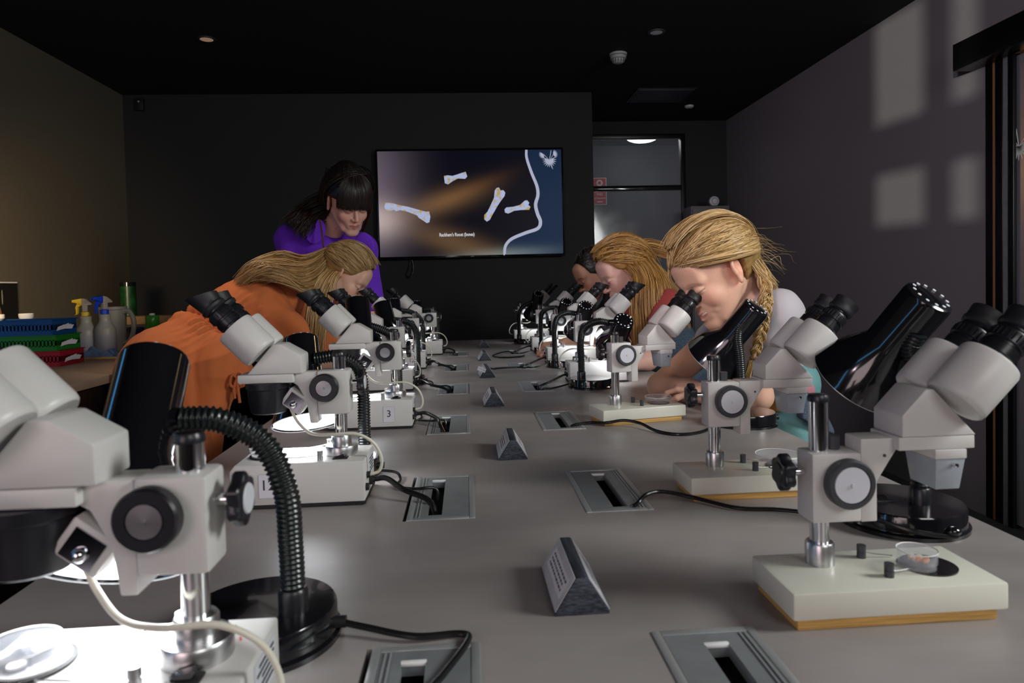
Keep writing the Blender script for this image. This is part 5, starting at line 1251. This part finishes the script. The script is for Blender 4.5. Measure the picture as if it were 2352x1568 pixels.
# ---------------------------------------------------------------- girl in red behind her
OR = [(0.22, 0.09, 0.02), (0.48, 0.24, 0.06), (0.62, 0.36, 0.12), (0.36, 0.17, 0.04)]
def girl_two():
    E = np.array((.612, 2.99, 1.152)); f = nz((-.86, -.16, -.48)); up = nz((-.45, -.05, .89))
    fr = Fr((0,0,0), f, up, 1.12); fr.o = E-fr.f*.088*fr.s
    t = person('girl with long ginger-blonde hair, red top and denim dungarees, looking into an eyepiece', (.93, 3.0, 0))
    s = Sdf(); head(s, fr); ch = np.array((.83, 3.02, 1.02)); s.cap(fr.w((0, -.035, -.055)), ch, .048, .055, .03)
    shL = np.array((.86, 2.86, 1.05)); elL = np.array((.70, 2.62, .842)); wrL = np.array((.60, 2.56, .838)); shR = np.array((.80, 3.16, 1.03)); elR = np.array((.66, 3.14, .842)); wrR = np.array((.60, 3.16, .838))
    for a, b_, c_ in ((shL, elL, wrL), (shR, elR, wrR)): s.chain([a, b_, c_], [.045, .036, .026], .02)
    hand(s, wrL, (-1, .25, 0), (0, 0, 1), -1, .9, (.5, .8, .5)); hand(s, wrR, (-.6, -.8, 0), (0, 0, 1), 1, .9, (.5, .8, .5))
    skin_obj(s, .0042, fr, (0.78, 0.45, 0.37), t, brow=(0.36, 0.2, 0.1))
    c = Sdf(); hip = np.array((.95, 3.02, .74)); c.ell(ch, (.11, .165, .12), .03); c.chain([ch, (.90, 3.02, .88)], [.11, .115], .04)
    c.cap(shL, shL+(elL-shL)*.55, .064, .058, .03); c.cap(shR, shR+(elR-shR)*.5, .062, .056, .03); c.cap(shL, ch, .06, .08, .03); c.cap(shR, ch, .06, .08, .03)
    hole = lambda X, Y, Z: np.maximum(.065-np.sqrt((X-ch[0]+.05)**2+(Y-ch[1])**2+(Z-ch[2]-.10)**2), -.05)
    garment('red_top', c, .006, (0.34, 0.045, 0.04), t, clip=hole, folds=lambda V: .004*vnoise(V, 45, 3))
    d = Sdf(); d.chain([(.87, 3.02, .96), (.90, 3.02, .85), hip], [.105, .125, .14], .04); d.ell(hip, (.13, .17, .12), .03); d.cap((.80, 2.90, .93), (.745, 2.74, .845), .055, .05, .03)
    garment('denim_dungarees', d, .006, (0.1, 0.15, 0.2), t, m='denim', clip=lambda X, Y, Z: (Z-.965)+0*X+0*Y)
    legs(t, [(.97, 2.94, .72), (.97, 3.10, .72)], [(.99, 2.94, 0), (.99, 3.11, 0)], .088, .05, (0.04, 0.06, 0.10))
    def cl(x, y, z): return np.where(y > -.02, np.maximum(y-(.050+.45*(z-.05)), -(z-(.0+.5*(y+.012)))), -(z+.09))
    hair_cap(fr, t, (0.34, 0.17, 0.045), .007, cl, lambda s_: (s_.ell((0, -.075, -.01), (.062, .045, .075), .03, fr), s_.ell(SK_C+np.array((0, -.02, .016)), SK_R+np.array((.010, -.002, .010)), .03, fr)), .005)
    rs = np.random.RandomState(3); n = 700; th = rs.rand(n)*2-1; ang = th*1.3
    P0 = np.stack([.074*np.sin(ang), .070-.055*np.abs(th)**2.2, .104-.09*np.abs(th)**1.6], 1)+rs.randn(n, 3)*.003; q = rs.rand(n) < .5
    P0[q] = np.stack([rs.randn(q.sum())*.012, .075-.1*rs.rand(q.sum()), .122+rs.randn(q.sum())*.002], 1)
    G = np.stack([rs.randn(n)*.02, -.115+rs.randn(n)*.01, -.01+rs.randn(n)*.02], 1)
    S1 = over_scalp(fr, P0, G, 16, .018)+rs.randn(n, 1, 3)*.0018; strands('hair_strands', S1, .0019, t, OR, 4)
    # falling hair: over the shoulder and down beside the face
    a = lambda px, py, y: at(px, py, y)
    g = [[fr.w((-.06, .01, .03)), a(1455, 640, 2.86), a(1452, 720, 2.83), a(1462, 810, 2.82)], [fr.w((-.07, -.03, .02)), a(1480, 640, 2.84), a(1485, 720, 2.80), a(1492, 800, 2.80)],
         [fr.w((-.05, -.09, .02)), a(1512, 640, 2.86), a(1520, 700, 2.83), a(1545, 740, 2.84)], [fr.w((0, -.11, .02)), a(1535, 640, 2.92), a(1558, 690, 2.88), a(1580, 750, 2.86)]]
    strands('long_hair', sheet(g, 620, 16, .007, 6, .006), .0020, t, OR, 7)
    g = [[fr.w((0, -.108, .02)), fr.w((.0, -.15, .0)), a(1560, 600, 3.0), a(1600, 640, 3.02)], [fr.w((0, -.105, .05)), fr.w((.0, -.155, .05)), a(1570, 580, 3.02), a(1620, 620, 3.05)]]
    strands('long_hair', sheet(g, 200, 12, .008, 8, .004), .0020, t, OR, 9)
girl_two()

# ---------------------------------------------------------------- man
def man():
    E = np.array((.601, 3.585, 1.152)); f = nz((-.84, -.16, -.50)); up = nz((-.47, -.05, .88))
    fr = Fr((0,0,0), f, up, 1.10); fr.o = E-fr.f*.088*fr.s
    t = person('man with short dark greying hair and a ring, bent over the far eyepiece', (.98, 3.66, 0))
    s = Sdf(); head(s, fr, male=True); ch = np.array((.88, 3.66, 1.06)); s.cap(fr.w((0, -.035, -.055)), ch, .058, .065, .03)
    shL = np.array((.90, 3.46, 1.08)); elL = np.array((.72, 3.30, .860)); wrL = np.array((.470, 3.245, .862)); shR = np.array((.86, 3.84, 1.06)); elR = np.array((.68, 3.82, .845)); wrR = np.array((.55, 3.72, .845))
    for a, b_, c_ in ((shL, elL, wrL), (shR, elR, wrR)): s.chain([a, b_, c_], [.055, .042, .030], .02)
    kn = hand(s, wrL, (-1, -.12, -.12), (-.1, -.25, 1), 1, 1.22, (.75, .95, .7), .06, .9); hand(s, wrR, (-.9, -.4, 0), (0, 0, 1), 1, 1.0, (.5, .8, .5))
    skin_obj(s, .0042, fr, (0.60, 0.31, 0.20), t, male=True, brow=(0.05, 0.03, 0.02), lip=(0.42, 0.15, 0.11))
    K = kn[2][0]; d = nz((-1, -.12, -.12)); dd = nz(d*math.cos(.87)-np.array((0, -.25, 1))*math.sin(.87))
    p = K+dd*.020; o = MB().lathe([(.0105, -.002), (.0122, -.002), (.0122, .002), (.0105, .002)], tuple(p), tuple(dd), 20).build('ring', 'chrome', t); o.location = -Vector(t.location)
    c = Sdf(); c.ell(ch, (.13, .21, .13), .03); c.chain([ch, (.97, 3.66, .88), (1.0, 3.66, .76)], [.13, .13, .14], .04)
    c.cap(shL, shL+(elL-shL)*.9, .070, .055, .03); c.cap(shR, shR+(elR-shR)*.9, .07, .055, .03); c.cap(shL, ch, .07, .09, .03); c.cap(shR, ch, .07, .09, .03)
    garment('shirt', c, .009, (0.03, 0.012, 0.018), t, folds=lambda V: .004*vnoise(V, 40, 3))
    legs(t, [(1.02, 3.58, .76), (1.02, 3.75, .76)], [(1.04, 3.58, 0), (1.04, 3.76, 0)], .095, .055, (0.02, 0.02, 0.03))
    def cl(x, y, z): return np.where(y > -.0, np.maximum(y-(.048+.25*(z-.05)), -(z-(-.01+.75*(y-.0)))), -(z+.06))
    hair_cap(fr, t, (0.010, 0.007, 0.006), .007, cl, None, .005)
    rs = np.random.RandomState(5); n = 900; v = rs.randn(n, 3); v[:, 2] = np.abs(v[:, 2])*.9-.15; v /= np.linalg.norm(v, axis=1)[:, None]; v = v[(v[:, 1] < .55-.5*(v[:, 2] < .3))]
    P = SK_C+v*(SK_R+.006); n = len(P); tt = np.linspace(0, 1, 5)[None, :, None]; L = P[:, None]+v[:, None]*.008*tt+np.array((0, -.5, -.3))*.014*tt+rs.randn(n, 1, 3)*.003*tt
    strands('short_hair', fr.o+(L*fr.s)@fr.R, .0010, t, [(0.02, 0.014, 0.01), (0.05, 0.04, 0.035), (0.16, 0.13, 0.11)], 6)
man()

# ---------------------------------------------------------------- woman in orange
def woman_orange():
    E = np.array((-.452, 2.98, 1.150)); f = nz((.74, -.10, -.66)); up = nz((.62, -.02, .78))
    fr = Fr((0,0,0), f, up, 1.04); fr.o = E-fr.f*.088*fr.s
    t = person('woman in an orange gathered dress with long blonde half-up hair, bending to the microscope', (-1.05, 2.5, 0))
    s = Sdf(); head(s, fr); ch = np.array((-.80, 2.86, 1.115)); s.cap(fr.w((0, -.035, -.055)), ch+np.array((.06, 0, .02)), .046, .055, .03)
    shR = np.array((-.775, 2.72, 1.09)); elR = np.array((-.64, 2.66, .87)); wrR = np.array((-.50, 2.74, .84)); shL = np.array((-.76, 3.02, 1.10)); elL = np.array((-.62, 3.10, .86)); wrL = np.array((-.48, 3.12, .842))
    for a, b_, c_ in ((shR, elR, wrR), (shL, elL, wrL)): s.chain([a, b_, c_], [.045, .036, .025], .02)
    hand(s, wrR, (.9, .2, -.02), (0, 0, 1), 1, .95, (.4, .6, .4)); hand(s, wrL, (.9, -.2, 0), (0, 0, 1), -1, .95, (.5, .7, .5))
    skin_obj(s, .0042, fr, (0.76, 0.46, 0.34), t, brow=(0.3, 0.17, 0.08))
    wst = np.array((-.985, 2.64, .980)); hip = np.array((-1.085, 2.52, .885))
    c = Sdf(); c.ell(ch+np.array((-.01, -.02, 0)), (.125, .155, .115), .03); c.chain([ch, (ch+wst)/2+np.array((0, 0, .005)), wst, hip+np.array((.02, .02, .01)), hip], [.125, .125, .105, .135, .145], .04)
    c.ell(hip+np.array((-.0, 0, .0)), (.14, .165, .125), .04)
    c.chain([shR+np.array((-.02, -.01, .01)), shR+(elR-shR)*.5, elR*.85+shR*.15], [.085, .082, .066], .035); c.chain([shL, elL*.85+shL*.15], [.08, .066], .035)
    c.chain([wst, at(505, 838, 2.50), at(490, 930, 2.46)], [.09, .085, .06], .04)
    c.chain([hip+np.array((0, -.07, -.02)), (-1.02, 2.43, .62), (-1.0, 2.42, .50)], [.125, .098, .082], .04)
    c.chain([hip+np.array((0, .07, -.02)), (-1.04, 2.62, .62), (-1.03, 2.62, .48)], [.12, .098, .09], .04)
    ax = nz(ch-hip); A = nz(np.cross(ax, (0, 1, 0))); B = np.cross(ax, A)
    def folds(V):
        q = V-wst; h_ = q@ax; an = np.arctan2(q@A, q@B); up_ = V[:, 2] > .70; g = np.exp(-(np.abs(h_)/.10)**1.5)*up_
        pl = (1-np.abs(np.sin(an*13+1.5*np.sin(an*3)+h_*10+.6*vnoise(V, 20, 11))))**1.3
        out = .016*g*pl-.005*g+.006*vnoise(V, 24, 4)+.0035*vnoise(V*np.array((1, 1, .35)), 70, 8)
        out = out+.014*np.exp(-((h_-.045)/.028)**2)*up_+.010*np.exp(-((h_+.045)/.03)**2)*up_-.020*np.exp(-(h_/.012)**2)*up_
        return out
    hole = lambda X, Y, Z: np.maximum(.062-np.sqrt((X-ch[0]-.11)**2+(Y-ch[1])**2+(Z-ch[2]-.05)**2), -.05)
    garment('dress', c, .0055, (0.60, 0.155, 0.04), t, folds=folds, clip=hole, it=2)
    # collar and bow
    for sg in (-1, 1):
        q = Sdf(); q.cap(ch+np.array((.075, sg*.055, .055)), ch+np.array((.115, sg*.040, .005)), .018, .014, .01); garment('collar', q, .004, (0.56, 0.145, 0.035), t)
    b = np.array(at(545, 868, 2.42))
    bow = [[b, b+(.012, -.01, .02), b+(.03, -.01, .0), b+(.018, -.008, -.03), b], [b, b+(-.014, -.01, .012), b+(-.022, -.01, -.02), b+(-.008, -.006, -.028), b], [b, b+(.004, -.008, -.04), b+(.008, -.008, -.085)], [b, b+(-.01, -.008, -.035), b+(-.008, -.008, -.07)]]
    mb = MB()
    for w in bow: mb.tube([tuple(p) for p in bez(w, 14)], .0055, 8)
    o = mb.build('bow', mat('bow_orange', (0.50, 0.12, 0.03), 0.85), t); o.location = -Vector(t.location)
    s2 = Sdf()
    for y, x in ((2.42, -1.0), (2.62, -1.03)): s2.chain([(x, y, .50), (x-.01, y, .30), (x, y, .09)], [.055, .055, .036], .02)
    V, F = s2.mesh(.008); np_mesh('lower_leg', V, F, 'skin', t, np.tile((0.5, 0.3, 0.22), (len(V), 1)))
    for y, x in ((2.42, -1.0), (2.62, -1.03)):
        q = Sdf(); q.cap((x-.03, y, .045), (x+.11, y, .034), .042, .032, .02); q.cap((x, y, .05), (x, y, .09), .04, .038, .02); garment('shoe', q, .006, (0.3, 0.2, 0.12), t, clip=lambda X, Y, Z: (.002-Z)+0*X+0*Y)
    HB = [(0.16, 0.08, 0.025), (0.36, 0.20, 0.07), (0.50, 0.31, 0.13), (0.62, 0.42, 0.20), (0.30, 0.16, 0.05)]
    def cl(x, y, z): return np.where(y > -.02, np.maximum(y-(.052+.45*(z-.05)), -(z-(.0+.5*(y+.012)))), -(z+.07))
    hair_cap(fr, t, (0.27, 0.145, 0.045), .007, cl, lambda s_: s_.ell((0, -.085, .03), (.045, .035, .05), .03, fr), .005)
    rs = np.random.RandomState(7); n = 800; th = rs.rand(n)*2-1; ang = th*1.3
    P0 = np.stack([.074*np.sin(ang), .071-.055*np.abs(th)**2.2, .100-.09*np.abs(th)**1.6], 1)+rs.randn(n, 3)*.002; q = rs.rand(n) < .4
    P0[q] = np.stack([rs.randn(q.sum())*.012, .075-.12*rs.rand(q.sum()), .117+rs.randn(q.sum())*.002], 1)
    tie = np.array((0, -.118, .035)); G = tie+rs.randn(n, 3)*np.array((.012, .004, .012))
    S1 = over_scalp(fr, P0, G, 16, .012)+rs.randn(n, 1, 3)*.0012; strands('hair_strands', S1, .0015, t, HB, 4)
    w = fr.w
    g = [[w((0, -.118, .05)), at(700, 590, 2.9), at(640, 580, 2.84), at(575, 610, 2.78), at(545, 645, 2.74)],
         [w((-.02, -.118, .035)), at(700, 612, 2.82), at(640, 605, 2.72), at(590, 612, 2.67), at(548, 650, 2.68)],
         [w((-.03, -.11, .02)), at(720, 630, 2.80), at(680, 640, 2.70), at(625, 618, 2.64), at(565, 645, 2.66)],
         [w((-.05, -.09, .0)), at(740, 650, 2.82), at(700, 668, 2.72), at(660, 650, 2.64), at(610, 630, 2.64)]]
    strands('long_hair', sheet(g, 620, 18, .006, 6, .006), .0017, t, HB, 7)
    g = [[w((-.07, -.02, .01)), at(770, 640, 2.83), at(756, 700, 2.81), at(742, 770, 2.80), at(735, 822, 2.80)], [w((-.06, -.05, .0)), at(755, 650, 2.82), at(735, 710, 2.80), at(722, 770, 2.79), at(716, 815, 2.80)],
         [w((-.06, -.07, .01)), at(735, 640, 2.80), at(712, 690, 2.74), at(705, 740, 2.74), at(706, 790, 2.77)]]
    strands('long_hair', sheet(g, 330, 16, .005, 8, .004), .0016, t, HB[1:4]+[(0.7, 0.5, 0.22)], 9)
woman_orange()

# ---------------------------------------------------------------- woman in purple
def woman_purple():
    fr = Fr(at(800, 462, 3.12), nz((.46, -.70, -.56)), nz((.18, -.42, .86)), 1.10)
    t = person('woman with dark fringe and purple shirt standing behind the woman in orange, looking down', (-.78, 3.36, 0))
    s = Sdf(); head(s, fr); ch = np.array((-.70, 3.30, 1.32)); s.cap(fr.w((0, -.035, -.055)), ch, .048, .06, .03)
    shR = np.array((-.815, 3.28, 1.385)); elR = np.array((-.78, 3.20, 1.10)); wrR = np.array((-.62, 3.22, .95)); shL = np.array((-.50, 3.33, 1.34)); elL = np.array((-.46, 3.32, 1.09)); wrL = np.array((-.47, 3.28, .88))
    for a, b_, c_ in ((shR, elR, wrR), (shL, elL, wrL)): s.chain([a, b_, c_], [.045, .036, .025], .02)
    hand(s, wrR, (.5, -.1, -.7), (.6, -.5, .4), 1, .95, (.4, .5, .4)); hand(s, wrL, (0, -.35, -.8), (0, -.8, .4), 1, .95, (.4, .5, .4))
    skin_obj(s, .0042, fr, (0.78, 0.44, 0.35), t, brow=(0.03, 0.02, 0.02), lip=(0.42, 0.10, 0.09))
    c = Sdf(); c.ell(ch, (.155, .12, .13), .03); c.chain([ch, (-.74, 3.36, 1.10), (-.76, 3.38, .95)], [.14, .13, .14], .05); c.cap(ch, shR, .09, .075, .03); c.cap(ch, shL, .09, .075, .03)
    c.cap(shR, elR, .07, .062, .03); c.cap(shL, elL, .07, .062, .03)
    col = (0.15, 0.02, 0.60)
    hole = lambda X, Y, Z: np.maximum(.070-np.sqrt((X-ch[0]-.03)**2+(Y-ch[1]+.06)**2+(Z-ch[2]-.13)**2), -.05)
    garment('purple_shirt', c, .006, col, t, folds=lambda V: .005*vnoise(V, 30, 3)+.002*vnoise(V, 80, 4), clip=hole)
    for cpx, cpy, rr in ((726, 532, .35), (838, 560, -.5)):
        q = Sdf(); q.ell(at(cpx, cpy, 3.13), (.042, .006, .062), .01, rot=Fr((0,0,0), (rr*.3, -1, .25), (rr, 0, 1))); garment('collar', q, .004, col, t)
    legs(t, [(-.84, 3.38, .88), (-.68, 3.40, .88)], [(-.86, 3.38, 0), (-.68, 3.40, 0)], .10, .055, (0.015, 0.015, 0.02))
    DK = [(0.006, 0.004, 0.004), (0.014, 0.009, 0.008), (0.03, 0.014, 0.010)]
    def cl(x, y, z): return np.where(y > .0, np.maximum(y-(.14), -(z-(.030+.1*y))), -(z+.08))
    hair_cap(fr, t, (0.010, 0.006, 0.006), .016, cl, lambda s_: (s_.ell((0, -.05, .115), (.05, .05, .035), .03, fr), s_.ell((0, -.09, -.0), (.06, .04, .06), .03, fr)), .005)
    rs = np.random.RandomState(9); n = 700; an = (rs.rand(n)*2-1)*1.15
    P0 = np.stack([.03*np.sin(an), .01+rs.rand(n)*.03, .125+rs.randn(n)*.003], 1); G = np.stack([.074*np.sin(an), .112*np.cos(an*.95)**.7-.012, .022+.004*rs.randn(n)-.012*np.abs(an)], 1)
    S1 = over_scalp(fr, P0, G, 14, .018); strands('fringe', S1, .0017, t, DK, 3)
    n = 600; P0 = np.stack([rs.randn(n)*.03, -.02+rs.rand(n)*.05, .125+rs.randn(n)*.003], 1); G = np.stack([np.sign(rs.randn(n))*.055, -.08+.03*rs.randn(n), -.05+.03*rs.randn(n)], 1)
    strands('hair_strands', over_scalp(fr, P0, G, 14, .02), .0020, t, DK, 4)
    w = fr.w
    for sg, e1, e2 in ((-1, (742, 500), (745, 570)),):
        g = [[w((sg*.070, .066, .035)), w((sg*.078, .055, -.02)), w((sg*.072, .045, -.075)), w((sg*.064, .040, -.125))], [w((sg*.078, .035, .03)), w((sg*.084, .028, -.02)), w((sg*.080, .022, -.08)), w((sg*.074, .015, -.14))]]
        strands('face_lock', sheet(g, 70, 16, .003, 11), .0011, t, [(0.02, 0.01, 0.008), (0.07, 0.03, 0.018)], 12)
    g = [[w((-.05, -.08, .05)), at(715, 460, 3.28), at(680, 490, 3.26), at(655, 510, 3.24)], [w((-.06, -.06, .0)), at(722, 480, 3.22), at(695, 498, 3.18), at(672, 520, 3.16)], [w((-.05, -.07, -.04)), at(735, 500, 3.16), at(715, 520, 3.12), at(700, 545, 3.10)]]
    strands('long_hair', sheet(g, 420, 14, .010, 13, .006), .0018, t, [(0.012, 0.007, 0.006), (0.05, 0.018, 0.010)], 14)
    # lanyard
    o = MB().tube([tuple(p) for p in bez([at(735, 505, 3.10), at(741, 545, 3.06), at(744, 585, 3.06)], 12)], .004, 8).build('lanyard', mat('lanyard', (0.10, 0.03, 0.02), 0.7), t); o.location = -Vector(t.location)
woman_purple()
